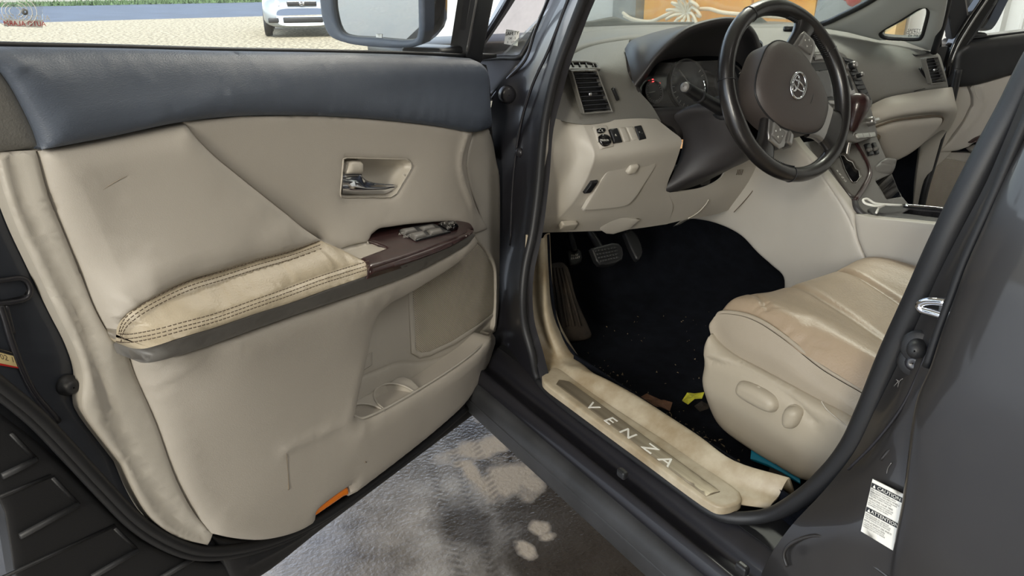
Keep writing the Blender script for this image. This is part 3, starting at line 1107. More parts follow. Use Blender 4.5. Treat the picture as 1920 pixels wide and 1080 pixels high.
# right roof pillar with its quarter light
rp_o = [(1534, 49), (1590, 58), (1649, 73), (1698, 76), (1728, 87), (1745, 94), (1752, 92), (1765, 60), (1776, 0), (1790, -80), (1720, -120), (1637, -2), (1590, 25)]
rpf = frame3(gy(1560, 52, 1.20), gy(1740, 90, .98), gy(1700, -60, .86))
rhole = [(1651, 60), (1690, 36), (1728, 13), (1737, 12), (1741, 19), (1735, 48), (1728, 69), (1722, 73), (1690, 73), (1657, 70)]
M['pillar'] = mat('grey_pillar_trim', rgb(186, 189, 186), 0.6, bump=.1, bscale=500)
panel('roof_pillar', rpf, W(rp_o, 0), M['pillar'], body, h=.012, r=.03, back=.012, step=.02, holes=[W(rhole, 0)])
panel('quarter_glass', rpf, W(rhole, -.01), M['wglass'], body, back=.003)
tube('quarter_rim', [rpf.p(*rpf.at(a, b, .003), .003) for a, b in rhole], .006, M['rubber'], body, 8, closed=True, smooth_n=3)
for k, (tx, px, py, sz, s) in enumerate((('SAFETY', 1714, 57, .011, 1), ('GLAZING', 1714, 62, .011, 1), ('E4  M83', 1714, 67, .010, 1))):
    o = rpf.p(*rpf.at(px, py, -.004), -.004)
    text('print', tx, o, rpf.p(*rpf.at(px + 20, py, 0)) - rpf.p(*rpf.at(px, py, 0)), (0, 0, 1), sz, M['black'], body, 0)
tube('windshield_edge', [gy(1470, 55, 1.27), gy(1537, 46, 1.21), gy(1580, 28, 1.12), (gy(1637, -2, 1.0)), gy(1720, -60, .85)], .009, M['black'], body, 8)
# right aperture: seal and dark hinge pillar seen beyond the dashboard
rs = [gy(1795, -70, .80), gy(1778, 0, .86), gy(1766, 50, .90), gy(1751, 98, .94)]
tube('aperture_seal', rs, .010, M['rubber'], body, 10)
rs = [gy(1797, 130, .99), gy(1790, 165, .99), gy(1778, 215, .99), gy(1766, 250, .99), gy(1748, 310, 1.0), gy(1736, 350, 1.0), gy(1726, 395, 1.0)]
tube('aperture_seal', rs, .012, M['rubber'], body, 10)
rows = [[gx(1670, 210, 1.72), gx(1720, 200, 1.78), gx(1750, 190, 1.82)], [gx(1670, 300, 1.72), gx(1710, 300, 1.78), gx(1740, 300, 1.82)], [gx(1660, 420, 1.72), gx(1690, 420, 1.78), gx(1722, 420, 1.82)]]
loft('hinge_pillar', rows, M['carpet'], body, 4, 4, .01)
panel('kick_trim', frame3(gy(1756, 240, .99), gy(1728, 270, 1.02), gy(1712, 400, 1.03)), W([(1780, 225), (1726, 270), (1718, 330), (1710, 400), (1728, 402), (1742, 340), (1764, 262), (1782, 235)], 0), M['cream'], body, h=.004, r=.006, back=.02)
# rear pillar between the doors
rows = [[np.array(q) for q in ((.34, -.10, 1.58), (.31, -.13, 1.61), (.27, -.18, 1.60))]]
for py, a, b, c in ((-60, 2050, 2075, 2110), (120, 1945, 1968, 2000), (240, 1893, 1915, 1942), (340, 1850, 1870, 1898), (430, 1803, 1826, 1858), (520, 1757, 1788, 1822), (600, 1722, 1757, 1795),
                    (690, 1680, 1718, 1760), (770, 1640, 1690, 1735), (850, 1600, 1660, 1715), (920, 1545, 1625, 1700), (990, 1480, 1590, 1690), (1070, 1430, 1560, 1690), (1180, 1400, 1540, 1690)):
    if py <= 600:
        xs = (.085, .065, .060)
    elif py <= 850:
        xs = (.082, .055, .05)
    elif py <= 920:
        xs = (.065, .045, .045)
    else:
        xs = (.045, .03, .035)
    rows.append([gx(q, py, x) for q, x in zip((a, b, c), xs)])
loft('door_pillar', rows, M['paint'], body, 5, 4, .01)
# pressed loop low on the pillar
lf = XF(.034)
tube('pressed_loop', [gx(a, b, .0345) for a, b in ((1476, 1062), (1470, 1040), (1480, 1022), (1520, 1005), (1545, 1006), (1580, 1022), (1640, 1062), (1690, 1100))], .0025, M['paint'], body, 8)
tube('pillar_weld', [gx(a, b, x) for a, b, x in ((1590, 880, .056), (1640, 830, .054), (1690, 765, .055), (1722, 700, .055), (1748, 635, .058))], .002, M['painti'], body, 8)
tube('pressed_dent', [gx(a, b, x) for a, b, x in ((1652, 862, .054), (1672, 842, .056), (1684, 850, .054), (1680, 880, .052))], .002, M['paint'], body, 8)
# roof shell over the cabin
rf_r = []
for y, zc, hw in ((.36, 1.655, .52), (.15, 1.70, .60), (-.3, 1.735, .66), (-1.0, 1.73, .66), (-1.8, 1.68, .62)):
    rf_r.append([(.95 - hw - .09, y, zc - .17), (.95 - hw, y, zc - .05), (.95 - hw * .5, y, zc), (.95, y, zc + .01), (.95 + hw * .5, y, zc), (.95 + hw, y, zc - .05), (.95 + hw + .09, y, zc - .17)])
loft('roof', rf_r, M['paint'], body, 5, 4, .03)
# striker loop
a0, a1 = gx(1768, 578, .066), gx(1764, 596, .066)
st = [gx(1775, 567, .06), gx(1740, 565, .06) + np.array((.0, .0, 0)), gx(1725, 571, .06), gx(1727, 579, .06), gx(1748, 586, .06), gx(1768, 592, .06)]
tube('striker', st, .0046, M['chrome'], body, 10)
panel('striker_plate', XF(.066), W([(1762, 565), (1782, 552), (1776, 600), (1760, 632), (1752, 636)], 0), M['satin'], body, h=.002, r=.004, back=.006)
# door switch: plunger and screw on an oval base
pc = gx(1722, 652, .066)
nx = np.array((-1.0, -.35, .25)) / np.linalg.norm((-1.0, -.35, .25))
lathe('switch_base', [(.001, .003), (.017, .003), (.019, 0), (.02, -.004)], pc, nx, M['rubber'], body, 24)
pc2 = gx(1713, 680, .064)
lathe('switch_base', [(.001, .003), (.015, .003), (.017, 0), (.018, -.004)], pc2, nx, M['rubber'], body, 24)
lathe('plunger', [(.001, .024), (.006, .023), (.0095, .018), (.0105, .010), (.0112, .004), (.0115, 0)], pc + nx * .002, nx, M['rubber'], body, 24)
lathe('screw', [(.001, .005), (.004, .006), (.0065, .006), (.008, .004), (.009, .002)], pc2 + nx * .001, nx, M['painti'], body, 16)
for q in (((1676, 724), (1684, 714), (1680, 712)), ((1683, 726), (1687, 714), (1693, 710)), ((1662, 905), (1664, 880), (1671, 868))):
    tube('scratch', [gx(a, b, .064 if b < 800 else .049) for a, b in q], .0005, M['satin'], body, 5)
# caution notice on the pillar
nf = frame3(gx(1636, 899, .040), gx(1690, 927, .038), gx(1615, 997, .024))
no = panel('caution_notice', nf, W([(1636, 898), (1700, 930), (1690, 1042), (1614, 996)], .003), M['white'], body, back=.0015)
no['label'] = 'white caution notice with black lettering'
nu = nf.p(*nf.at(1690, 924, 0)) - nf.p(*nf.at(1637, 899, 0))
nv = nf.p(*nf.at(1637, 899, 0)) - nf.p(*nf.at(1615, 995, 0))
def npt(u, v, w=.0038):
    a = np.array(nf.at(1636, 898, 0)); b = np.array(nf.at(1690, 925, 0)); c = np.array(nf.at(1614, 996, 0))
    q = a + (b - a) * u + (c - a) * v
    return nf.p(q[0], q[1], w)
def nbar(u0, v0, u1, v1, w, m, name='print'):
    return ([npt(u0, v0, w), npt(u1, v0, w), npt(u1, v1, w), npt(u0, v1, w)], [[0, 1, 2, 3]])
bars = [nbar(.06, .045, 1.2, .135, .0034, None), nbar(.06, .50, 1.2, .59, .0034, None)]
for V, F in bars:
    mesh_obj('print_band', V, F, M['black'], no, False)
vd = npt(0, 0) - npt(0, 1)
ud = npt(1, 0) - npt(0, 0)
hgt = np.linalg.norm(vd)
wr = [text_data('CAUTION', npt(.68, .092), ud, vd, hgt * .085, 0, sx=1.15), text_data('ATTENTION', npt(.72, .545), ud, vd, hgt * .085, 0, sx=1.1)]
for V, F in wr:
    mesh_obj('lettering', V, F, M['white'], no, False)
wr = []
for v, s, k in ((.165, 'THIS VEHICLE IS EQUIPPED WITH', .032), (.205, 'EMERGENCY TWO-PIECE WHEELS', .036), (.245, 'SEE OWNER MANUAL FOR THE SPARE', .03), (.28, 'TIRE AND CORRECT PRESSURE', .03), (.33, 'REPLACING YOUR TIRES', .042),
                (.375, 'USE ONLY TIRES OF THE SAME SIZE', .03), (.41, 'AND LOAD RATING AS ORIGINAL', .03), (.445, 'EQUIPMENT ON ALL WHEELS', .03), (.625, 'REMORQUAGE DU VEHICULE', .034), (.66, 'PAR DEPANNEUSE DE VEHICULE', .034),
                (.695, 'VOIR LE MANUEL DU PROPRIETAIRE', .03), (.745, 'REMPLACEMENT DES PNEUS', .042), (.79, 'UTILISER DES PNEUS DE MEMES', .03), (.825, 'DIMENSIONS ET CAPACITE DE', .03), (.86, 'CHARGE QUE CEUX D ORIGINE', .03)):
    wr.append(text_data(s, npt(.08, v), ud, vd, hgt * k * 1.05, 0, 'LEFT', sx=.95))
for V, F in wr:
    mesh_obj('lettering', V, F, M['black'], no, False)
tris = []
for u, v in ((.17, .09), (.17, .545)):
    tris.append(([npt(u - .05, v + .03, .0037), npt(u + .05, v + .03, .0037), npt(u, v - .03, .0037)], [[0, 1, 2]]))
for V, F in tris:
    mesh_obj('warning_triangle', V, F, M['white'], no, False)

# kick-plate trim along the sill: outer edge, crown, inner edge
ko = [gx(986, 440, .100), gx(983, 500, .098), gx(981, 550, .096), gx(991, 610, .094), gx(1012, 662, .092), gz(1030, 702, .494), gz(1085, 752, .492), gz(1160, 810, .492), gz(1250, 872, .492), gz(1330, 930, .492), gz(1392, 946, .494), gz(1442, 954, .496)]
ki = [gx(1025, 440, .150), gx(1028, 504, .150), gx(1034, 578, .150), gx(1047, 620, .152), gx(1070, 661, .156), gz(1100, 690, .515), gz(1140, 717, .512), gz(1190, 742, .510), gz(1248, 779, .510), gz(1310, 820, .510), gz(1372, 868, .512), gz(1484, 904, .525)]
rows = []
for i, (a, b) in enumerate(zip(ko, ki)):
    t = np.clip((i - 4) / 2, 0, 1)
    a, b = np.array(a), np.array(b)
    lift = np.array((-.014 * (1 - t), -.022 * (1 - t), .018 * t))
    rows.append([a, a + (b - a) * .12 + lift * .25, a + (b - a) * .40 + lift * .2, a + (b - a) * .62 + lift * .85, a + (b - a) * .82 + lift * 1.0, b, b + np.array((.03, .03 * (1 - t), -.05 * t - .01))])
kick = loft('sill_trim', rows, M['sill'], body, 4, 5, .004)
kick['label'] = 'scuffed cream sill trim'
# scuff plate with the raised lettering
so = [gz(a, b, .500) for a, b in ((1020, 712), (1030, 728), (1085, 772), (1200, 851), (1290, 914), (1340, 951), (1368, 950), (1392, 943), (1396, 928), (1365, 905), (1280, 848), (1150, 766), (1075, 712), (1050, 698), (1030, 700))]
zf = ZF(.500)
panel('scuff_base', zf, J(W([(1016, 706), (1018, 716), (1030, 728)], 0), W([(1030, 728), (1200, 852), (1335, 948), (1350, 953), (1370, 951), (1390, 941), (1388, 925)], 0), W([(1388, 925), (1365, 907), (1280, 848), (1150, 764), (1075, 710), (1052, 694), (1036, 690)], 0)), M['sill'], body, h=.004, r=.008, back=.012)
pl = panel('scuff_plate', zf, W([(1043, 720), (1048, 712), (1067, 715), (1350, 921), (1324, 930)], .0052), M['brush'], body, h=.0012, r=.003, back=.003)
pl['label'] = 'brushed metal plate with raised lettering'
e0, e1 = zf.p(*zf.at(1065, 727, .005), .007), zf.p(*zf.at(1330, 921, .005), .007)
xd = (e1 - e0) / np.linalg.norm(e1 - e0)
yd = np.cross((0, 0, 1), xd)
letters = ([text_data(ch, zf.p(*zf.at(px, py, .0066), .0066), xd, yd, .031, .0006, sx=1.35) for ch, px, py in (('V', 1110, 762), ('E', 1144, 789), ('N', 1177, 813), ('Z', 1218, 841), ('A', 1250, 865))])
for V, F in letters:
    mesh_obj('letter', V, F, M['white'], pl, False)

# ------------------------------------------------------------------ rear door (closed)
rd = thing('passenger_door', 'closed dark grey rear door at the right edge of the view', 'car door', gx(1692, 935, 0))
edge = [(1664, 1180), (1668, 1080), (1678, 1010), (1692, 935), (1712, 779), (1722, 740), (1744, 691), (1764, 630), (1790, 560), (1812, 500), (1845, 425), (1880, 345), (1925, 240), (1990, 100)]
xo = lambda py: np.interp(py, [100, 450, 700, 1000, 1180], [.05, .012, .0, -.004, .0])
rows = []
for a, b in edge:
    x = float(xo(b))
    e = gx(a, b, x)
    rows.append([e + np.array((.028, .004, 0)), e + np.array((.006, .003, 0)), e + np.array((-.004, -.006, 0)), e + np.array((-.010, -.03, 0)), e + np.array((-.014, -.12, 0)), e + np.array((-.022, -.45, 0)), e + np.array((-.01, -1.1, 0))])
loft('door_skin', rows, M['paint'], rd, 5, 4, .004)
tube('edge_seal', [gx(a - 6, b - 4, .03) for a, b in edge[6:]], .005, M['rubber'], rd, 8)

gl_ = [[(.052, -.03, 1.30), (.048, -.4, 1.29), (.05, -.8, 1.28), (.06, -1.15, 1.28)], [(.16, -.09, 1.45), (.155, -.4, 1.45), (.155, -.8, 1.45), (.16, -1.1, 1.44)], [(.275, -.16, 1.60), (.27, -.4, 1.61), (.27, -.8, 1.61), (.27, -1.05, 1.59)]]
loft('window_glass', gl_, M['dglass'], rd, 4, 4, .004)
tube('window_frame', [(.05, .0, 1.29), (.16, -.06, 1.45), (.275, -.12, 1.60), (.275, -.4, 1.625), (.27, -1.05, 1.60), (.16, -1.12, 1.44), (.06, -1.17, 1.28)], .018, M['rubber'], rd, 8)

# ================================================================== DRIVER DOOR (swung open about 63 degrees)
HINGE = np.array((0.04, 1.03, 0.0))
DA = math.radians(63.0)
DU = -np.array((math.sin(DA), math.cos(DA), 0.0))      # from the hinge to the latch edge
DF = Frame(HINGE, DU, (0, 0, 1))
door = thing('driver_door', 'open driver door with cream trim, leather armrest and wood switch panel', 'car door', HINGE + np.array((0, 0, .33)))
dp = lambda px, py, w=0.0: DF.p(*DF.at(px, py, w), w)

# painted shell behind the trim
sh = [(-.03, .36, -.02), (-.03, 1.06, -.02)] + [(DF.at(a, b + 5, -.02)[0], DF.at(a, b + 5, -.02)[1], -.02) for a, b in ((860, 106), (640, 99), (400, 95), (200, 90), (0, 87))] + [(1.16, DF.at(-60, 90, -.02)[1], -.02), (1.17, .95, -.02), (1.10, .62, -.02)]
lo = [(*DF.at(a, b, -.02), -.02) for a, b in ((-10, 880), (8, 960), (27, 1085), (40, 1130), (300, 1170), (440, 1108), (485, 1078), (600, 992), (750, 879), (905, 764))]
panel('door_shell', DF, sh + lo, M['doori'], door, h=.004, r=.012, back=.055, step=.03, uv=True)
skin = [(q[0], q[1], -.075) for q in sh + lo]
panel('door_skin', DF, skin, M['paint'], door, h=0, back=.05, step=.05, uv=True)
# outer flange of ribbed plastic at the lower rear corner
fl = [(-30, 760), (0, 775), (60, 820), (130, 882), (200, 950), (262, 1008), (330, 1040), (400, 1056), (480, 1046), (500, 1062), (430, 1115), (300, 1160), (40, 1125), (27, 1080), (8, 960), (-30, 880)]
panel('edge_guard', DF, W(fl, -.012), M['rubber'], door, h=.004, r=.01, back=.02)
for a, b in (((4, 893), (68, 862)), ((37, 1006), (147, 946)), ((172, 1082), (258, 1032)), ((300, 1085), (378, 1038))):
    V, F = tube_mesh([dp(*a, -.006), dp(*b, -.006)], .0042, 8)
    mesh_obj('rib', V, F, M['clad'], door)
for a, b in (((20, 812), (68, 862)), ((98, 895), (147, 946)), ((215, 990), (256, 1030)), ((-10, 935), (95, 892)), ((0, 1085), (215, 985))):
    V, F = tube_mesh([dp(*a, -.008), dp(*b, -.008)], .0028, 8)
    mesh_obj('rib', V, F, M['rubber'], door)
# rubber bead running round the trim
for off, r in ((0, .009), (16, .006)):
    q = [(-40, 690), (0, 722), (65, 775), (130, 842), (195, 912), (258, 975), (320, 1014), (375, 1032), (440, 1030), (520, 1010), (600, 972), (700, 905), (800, 828), (890, 750)]
    tube('door_bead', [dp(a - off * .55, b + off * .75, .002) for a, b in q], r, M['rubber'], door, 10)
# dark weather strip below the trim
panel('weather_strip', DF, J(W([(396, 1004), (440, 1012), (500, 1010), (560, 992), (652, 930), (739, 864), (813, 805), (869, 752), (905, 690)], -.004), W([(905, 690), (907, 762)], -.006), W([(907, 762), (750, 880), (600, 993), (487, 1080), (440, 1100)], -.006), W([(440, 1100), (396, 1004)], -.006)), M['rubber'], door, h=.006, r=.014, back=.02,
      feats=[([(900, 728, 0), (813, 812, 0), (700, 902, 0), (560, 1004, 0), (460, 1060, 0)], .006, .006)])
# latch pocket, rubber stop, oil-change sticker on the painted edge
panel('latch_pocket', DF, J(W([(-30, 530), (0, 528), (40, 524), (50, 530)], -.012), W([(50, 530), (54, 545), (48, 556)], -.012), W([(48, 556), (0, 566), (-30, 568)], -.012)), M['blackgl'], door, h=-.014, r=.012, back=.004)
tube('latch_rim', [dp(a, b, -.012) for a, b in ((-30, 528), (0, 526), (42, 522), (54, 532), (57, 546), (50, 559), (0, 569), (-30, 571))], .003, M['painti'], door, 8)
tube('pressed_seam', [dp(a, b, -.014) for a, b in ((0, 570), (10, 600), (22, 640), (60, 730), (110, 790))], .004, M['painti'], door, 8)
tube('pressed_seam', [dp(a, b, -.014) for a, b in ((10, 570), (24, 625))], .003, M['painti'], door, 8)
pc = dp(127, 722, -.014)
lathe('rubber_stop', [(.001, .013), (.006, .013), (.009, .010), (.0105, .004), (.013, .003), (.014, -.004)], pc, DF.n, M['rubber'], door, 24)
M['stk'] = mat('pale_sticker', rgb(226, 206, 150), 0.5)
M['stkred'] = mat('red_print', rgb(190, 34, 30), 0.5)
sf = W([(-20, 649), (28, 663), (49, 693), (0, 684), (-20, 680)], -.0135)
st = panel('service_sticker', DF, sf, M['stk'], door, back=.001)
panel('print_band', DF, W([(-10, 652), (27, 663), (31, 669), (-10, 658)], -.013), M['black'], st, back=.0003)
panel('print_band', DF, W([(-10, 679.5), (0, 681), (47, 691), (48, 693), (0, 685), (-10, 683)], -.013), M['stkred'], st, back=.0003)
ox = dp(10, 672, -.012)
text('lettering', '102 108', dp(18, 673, -.0125), dp(40, 680, -.0125) - dp(10, 672, -.0125), (0, 0, 1), .010, M['thread'], st, 0)

# dark upper trim with a soft top edge and a scooped lower band
up_top = [(-70, 84), (0, 87), (200, 90), (400, 95), (640, 99), (800, 104), (880, 109)]
up_r = [(880, 109), (897, 118), (909, 137), (911, 187), (914, 241)]
up_bot = [(914, 241), (887, 248), (813, 236), (693, 223), (580, 217), (450, 218), (340, 229), (200, 258), (78, 281)]
up_l = [(78, 281), (63, 240), (37, 187), (13, 147), (-10, 122), (-70, 108)]
panel('window_ledge_trim', DF, J(W(up_top, .004), W(up_r, .012), W(up_bot, .030), W(up_l, .022)), M['navy'], door, h=.020, r=.030, back=.03, step=.013,
      feats=[([(930, 126, .05), (800, 136, .05), (690, 148, .05), (560, 160, .05), (450, 176, .05), (350, 203, .05), (290, 232, .05)], .022, .003),
             ])
panel('corner_trim', DF, J(W([(-80, 106), (-10, 120), (13, 147), (37, 188), (63, 241), (77, 279)], .012), W([(77, 279), (40, 281), (0, 284), (-80, 292)], .010), W([(-80, 292), (-80, 106)], .0)), M['dash'], door, h=.008, r=.018, back=.02)
# cream flange along the latch edge
groove = [(67, 282), (88, 360), (123, 447), (150, 513), (177, 580), (200, 620), (217, 638), (235, 652)]
f_in = [(235, 652), (252, 700), (290, 790), (330, 900), (368, 968), (399, 1001)]
f_out = [(389, 1022), (333, 1007), (283, 973), (253, 927), (230, 873), (157, 773), (153, 753), (155, 703), (140, 653), (110, 593), (67, 503), (33, 430), (7, 360), (-14, 285)]
panel('edge_flange', DF, J(W(groove, .018), W(f_in, .016), W([(399, 1001), (389, 1022)], .008), W(f_out[:5], .006), W(f_out[4:7], .006), W(f_out[6:], .006), W([(-14, 285), (67, 282)], .012)), M['cream'], door, h=.006, r=.008, back=.02,
      feats=[([(22, 300, .015), (52, 400, .015), (92, 490, .015), (150, 600, .015), (182, 690, .015), (215, 780, .015), (270, 890, .015), (330, 975, .015), (385, 1010, .015)], .010, -.005),
             ([(4, 300, .015), (30, 390, .015), (90, 505, .015), (140, 610, .015), (172, 700, .015), (190, 780, .015)], .007, .003)])
# padded insert
seam_r = [(343, 228), (367, 260), (400, 293), (433, 320), (480, 358), (523, 392), (563, 425), (602, 451)]
arm_top = [(602, 451), (547, 470), (480, 488), (417, 507), (350, 527), (300, 550), (260, 573), (233, 593), (220, 613), (217, 637)]
panel('padded_insert', DF, J(W([(69, 283), (120, 274), (200, 258), (340, 229)], .022), W(seam_r[:-1], .030) + [(602, 451, .048)], [(a, b, .048 + .016 * min(1, i / 5) - .03 * max(0, (i - 6) / 3)) for i, (a, b) in enumerate(arm_top)], W(groove[-2::-1], .016)),
      M['cream_soft'], door, h=.018, r=.030, back=.03,
      feats=[([(205, 352, .05), (255, 330, .05)], .0015, -.0003), ([(150, 330, .05), (190, 420, .05), (225, 520, .05)], .02, .002)])
# leather armrest
a_end = [(602, 451), (640, 468), (668, 482), (688, 493), (693, 504), (694, 515)]
a_bot = [(694, 515), (613, 543), (547, 567), (480, 588), (400, 615), (333, 635), (293, 648), (267, 654), (240, 651), (217, 637)]
at = [(a, b, .048 + .016 * min(1, i / 5) - .03 * max(0, (i - 6) / 3)) for i, (a, b) in enumerate(arm_top)]
ab = [(a, b, w) for (a, b), w in zip(a_bot, (.112, .112, .112, .112, .112, .111, .107, .090, .050, .034))]
ab[-1] = (217, 637, .034)
ae = [(602, 451, .048), (640, 468, .066), (668, 482, .084), (688, 493, .101), (693, 504, .110), (694, 515, .112)]
seams = [[(600, 458), (547, 477), (480, 496), (417, 516), (350, 537), (300, 560), (262, 582), (238, 601), (228, 617), (224, 634)],
         [(692, 497), (650, 510), (600, 526), (540, 548), (480, 569), (400, 597), (340, 613), (300, 624), (267, 631), (240, 635), (218, 633)]]
panel('armrest', DF, J(ae[:], ab, at[::-1]), M['leather'], door, h=.010, r=.022, back=.03, step=.011,
      feats=[([(*q, .075) for q in seams[0]], .0022, -.0022), ([(a, b, .112) for a, b in seams[1]], .0022, -.0022),
             ])


def stitches(name, pts, depth, parent, m, pitch=.0062, length=.0042, r=.0007):
    q = cr([dp(a, b, w) for (a, b), w in zip(pts, depth)], 12)
    L = np.concatenate([[0], np.cumsum(np.linalg.norm(np.diff(q, axis=0), axis=1))])
    parts = []
    for s in np.arange(0, L[-1] - length, pitch):
        a = np.array([np.interp(s, L, q[:, k]) for k in range(3)])
        b = np.array([np.interp(s + length, L, q[:, k]) for k in range(3)])
        parts.append(tube_mesh([a, (a + b) / 2 + DF.n * .0004, b], r, 5))
    V, F = merge(parts)
    o = mesh_obj(name, V, F, m, parent)
    o['kind'] = 'stuff'
    return o


dt = np.interp(np.arange(10), [0, 4, 6, 9], [.0635, .078, .076, .052])
db = [.1215, .1215, .1215, .1215, .1215, .1215, .120, .112, .092, .072, .046]
arm = [o for o in door.children if o.name.startswith('armrest')][0]
for dy in (-7, 1, 9):
    stitches('stitching', [(a + dy * .25, b + dy * .9) for a, b in seams[0]], dt + .0005 * (dy + 7) / 8, arm, M['thread'])
for dy in (-9, 0, 8):
    stitches('stitching', [(a, b + dy * .9) for a, b in seams[1]], db, arm, M['thread'])
# grey strip under the armrest and the wood
g_top = [(238, 651, .046), (267, 654, .088), (293, 648, .106), (333, 636, .110), (400, 615, .110), (480, 588, .110), (547, 567, .110), (613, 543, .110), (694, 515, .110), (780, 488, .108), (847, 461, .104), (885, 436, .09)]
g_bot = [(885, 436), (891, 440), (877, 457), (847, 475), (773, 513), (693, 543), (580, 581), (480, 616), (400, 645), (333, 667), (287, 679), (265, 680), (247, 673), (238, 651)]
panel('armrest_strip', DF, J(g_top, [(885, 436, .09), (892, 441, .086)], [(a, b, .086 if i < 10 else .086 - .006 * (i - 9)) for i, (a, b) in enumerate(g_bot[1:-1])], [(247, 673, .046), (238, 651, .046)]), M['greyp'], door, h=.004, r=.010, back=.03)
# upper front panel with the handle opening
hb = [(645, 299), (652, 297), (761, 300), (769, 306), (769, 316), (742, 362), (731, 369), (641, 369), (639, 363)]
panel('door_card', DF, J(W(up_bot[1:6][::-1], .030), W([(887, 248), (877, 283), (873, 313)], .026), W([(873, 313), (880, 350), (897, 399), (915, 428)], .024), W([(915, 428), (890, 438)], .03), W([(890, 438), (863, 418), (780, 419), (733, 425), (710, 429), (695, 440)], .042), W([(695, 440), (690, 453)], .042), W([(690, 453), (660, 459), (635, 468)], .050), W([(635, 468), (602, 451)], .046), W(seam_r[::-1], .029), W([(343, 228), (450, 218)], .03)),
      M['cream_soft'], door, h=.004, r=.010, back=.02, holes=[W(hb, .03)],
      feats=[([(640, 300, .034), (500, 303, .034), (420, 306, .034)], .03, .0), ([(872, 256, .03), (861, 300, .03), (864, 330, .03), (884, 385, .03)], .009, .004)])
# cream pillar at the hinge edge
panel('hinge_edge_trim', DF, J(W([(887, 248), (915, 241)], .022), W([(915, 241), (923, 267), (929, 300), (934, 320)], .008), W([(934, 320), (936, 360), (934, 527), (931, 593), (925, 625)], .006), W([(925, 625), (928, 590), (929, 547), (927, 500), (911, 470), (894, 449), (889, 436)], .020), W([(889, 436), (902, 420), (898, 399), (880, 350), (873, 313)], .020), W([(873, 313), (877, 283), (887, 248)], .022)), M['cream'], door, h=.004, r=.006, back=.03)
# handle: bezel, bowl, lock knob, chrome lever
ho = [(643, 297), (650, 295), (763, 298), (771.5, 304.5), (771.5, 316.5), (743.5, 364), (732, 371), (638, 371), (636.5, 364)]

bez = panel('handle_bezel', DF, W(ho, .034), M['cream_lt'], door, h=.003, r=.004, back=.01, step=.006, holes=[W(hb, .034)])
panel('bowl', DF, W(hb, .034), M['cream_lt'], bez, h=-.026, r=.030, back=.002, step=.006)
panel('lock_knob', DF, J(W([(650, 303), (660, 301), (676, 302)], .028), W([(676, 302), (677, 327)], .03), W([(677, 327), (646, 326)], .03), W([(646, 326), (650, 303)], .028)), M['cream_lt'], bez, h=.010, r=.008, back=.03, step=.005)
lv = [[(643, 326, .030), (660, 327, .033), (676, 328, .033), (686, 338, .032), (700, 343, .032), (716, 345, .031), (741, 346.5, .029)],
      [(643, 340, .036), (660, 341, .041), (676, 342, .040), (687, 346, .037), (701, 348, .036), (717, 348.5, .035), (741, 348.5, .032)],
      [(643, 353, .037), (660, 354, .042), (678, 354, .042), (690, 353.5, .041), (704, 353, .040), (720, 352, .038), (740, 351, .034)],
      [(642, 363.5, .026), (660, 364, .029), (678, 364, .029), (692, 364, .029), (706, 363.5, .028), (722, 363, .028), (737, 357, .026)]]
loft('lever', [[dp(*q) for q in r_] for r_ in lv], M['chrome'], bez, 5, 5, .004)
tube('lever_edge', [dp(a, b, w + .001) for a, b, w in lv[0][2:]], .0009, M['chrome'], bez, 6)
tube('seam_line', [dp(*q, .037) for q in ((644, 327.5), (660, 327), (678, 327.5))], .0008, M['black'], bez, 6)

# wood switch panel
wf_ = frame3(dp(690, 452, .046), dp(863, 415.5, .046), dp(690, 499.5, .1125))
wood = panel('switch_panel', wf_, J(W([(676, 485), (706, 474), (727, 466)], 0), W([(727, 466), (706, 457.5), (690, 452)], 0), W([(690, 452), (692, 441), (709, 428), (733, 423), (780, 417.5), (830, 414), (863, 415.5), (882, 421), (888, 430)], 0), W([(888, 430), (882, 437), (847, 451), (780, 476), (692, 503)], 0), W([(692, 503), (685, 492), (676, 485)], 0)), M['wood'], door, h=.0025, r=.005, back=.02, step=.009)
rid = [(889, 431, .094), (882, 437, .0975), (847, 451, .106), (780, 476, .1115), (693, 503, .1145)]
panel('front_edge', DF, J(rid, W([(693, 503), (694, 515.5)], .117), [(694, 515.5, .117), (780, 488, .117), (847, 461, .113), (885, 437.5, .100), (889, 431, .094)]), M['wood'], wood, h=.003, r=.005, back=.02, step=.007)
sw = panel('switch_recess', wf_, W([(748, 431), (776, 424), (812, 419), (846, 434), (782, 450)], .006), M['black'], wood, h=.001, r=.004, back=.008, step=.006)
for k, q in enumerate((((750, 431), (774, 427), (783, 434), (759, 439)), ((766, 439), (792, 434), (800, 443), (779, 448)),
                       ((785, 427), (809, 422), (818, 429), (794, 433)), ((799, 433), (824, 428), (832, 436), (807, 441)))):
    panel('window_switch', wf_, W(q, .0075), M['greyp'], wood, h=.004, r=.006, back=.004, step=.005)
for k, q in enumerate((((822, 420), (838, 417.5), (851, 427), (840, 431)), ((834, 416), (852, 416), (860, 425), (850, 428)))):
    panel('lock_switch', wf_, W(q, .009), M['blackgl'], wood, h=.005, r=.005, back=.006, step=.005)
wx, wy = wf_.p(*wf_.at(846, 426, .016), .016) - wf_.p(*wf_.at(824, 430, .016), .016), wf_.v * 1.0
wy = np.cross(np.cross(wx, (0, 0, 1)), wx) if abs(wx[2]) < .9 * np.linalg.norm(wx) else (0, 0, 1)
for tx, px, py, sz in (('AUTO', 753, 438, .006), ('WINDOW', 765, 443, .006), ('L   R', 831, 419, .007), ('LOCK', 846, 418, .006), ('LOCK', 842, 426, .006)):
    text('print', tx, wf_.p(*wf_.at(px, py, .017 if px > 800 else .0075), .017 if px > 800 else .0075), wx, wy, sz, M['white'], wood, 0)
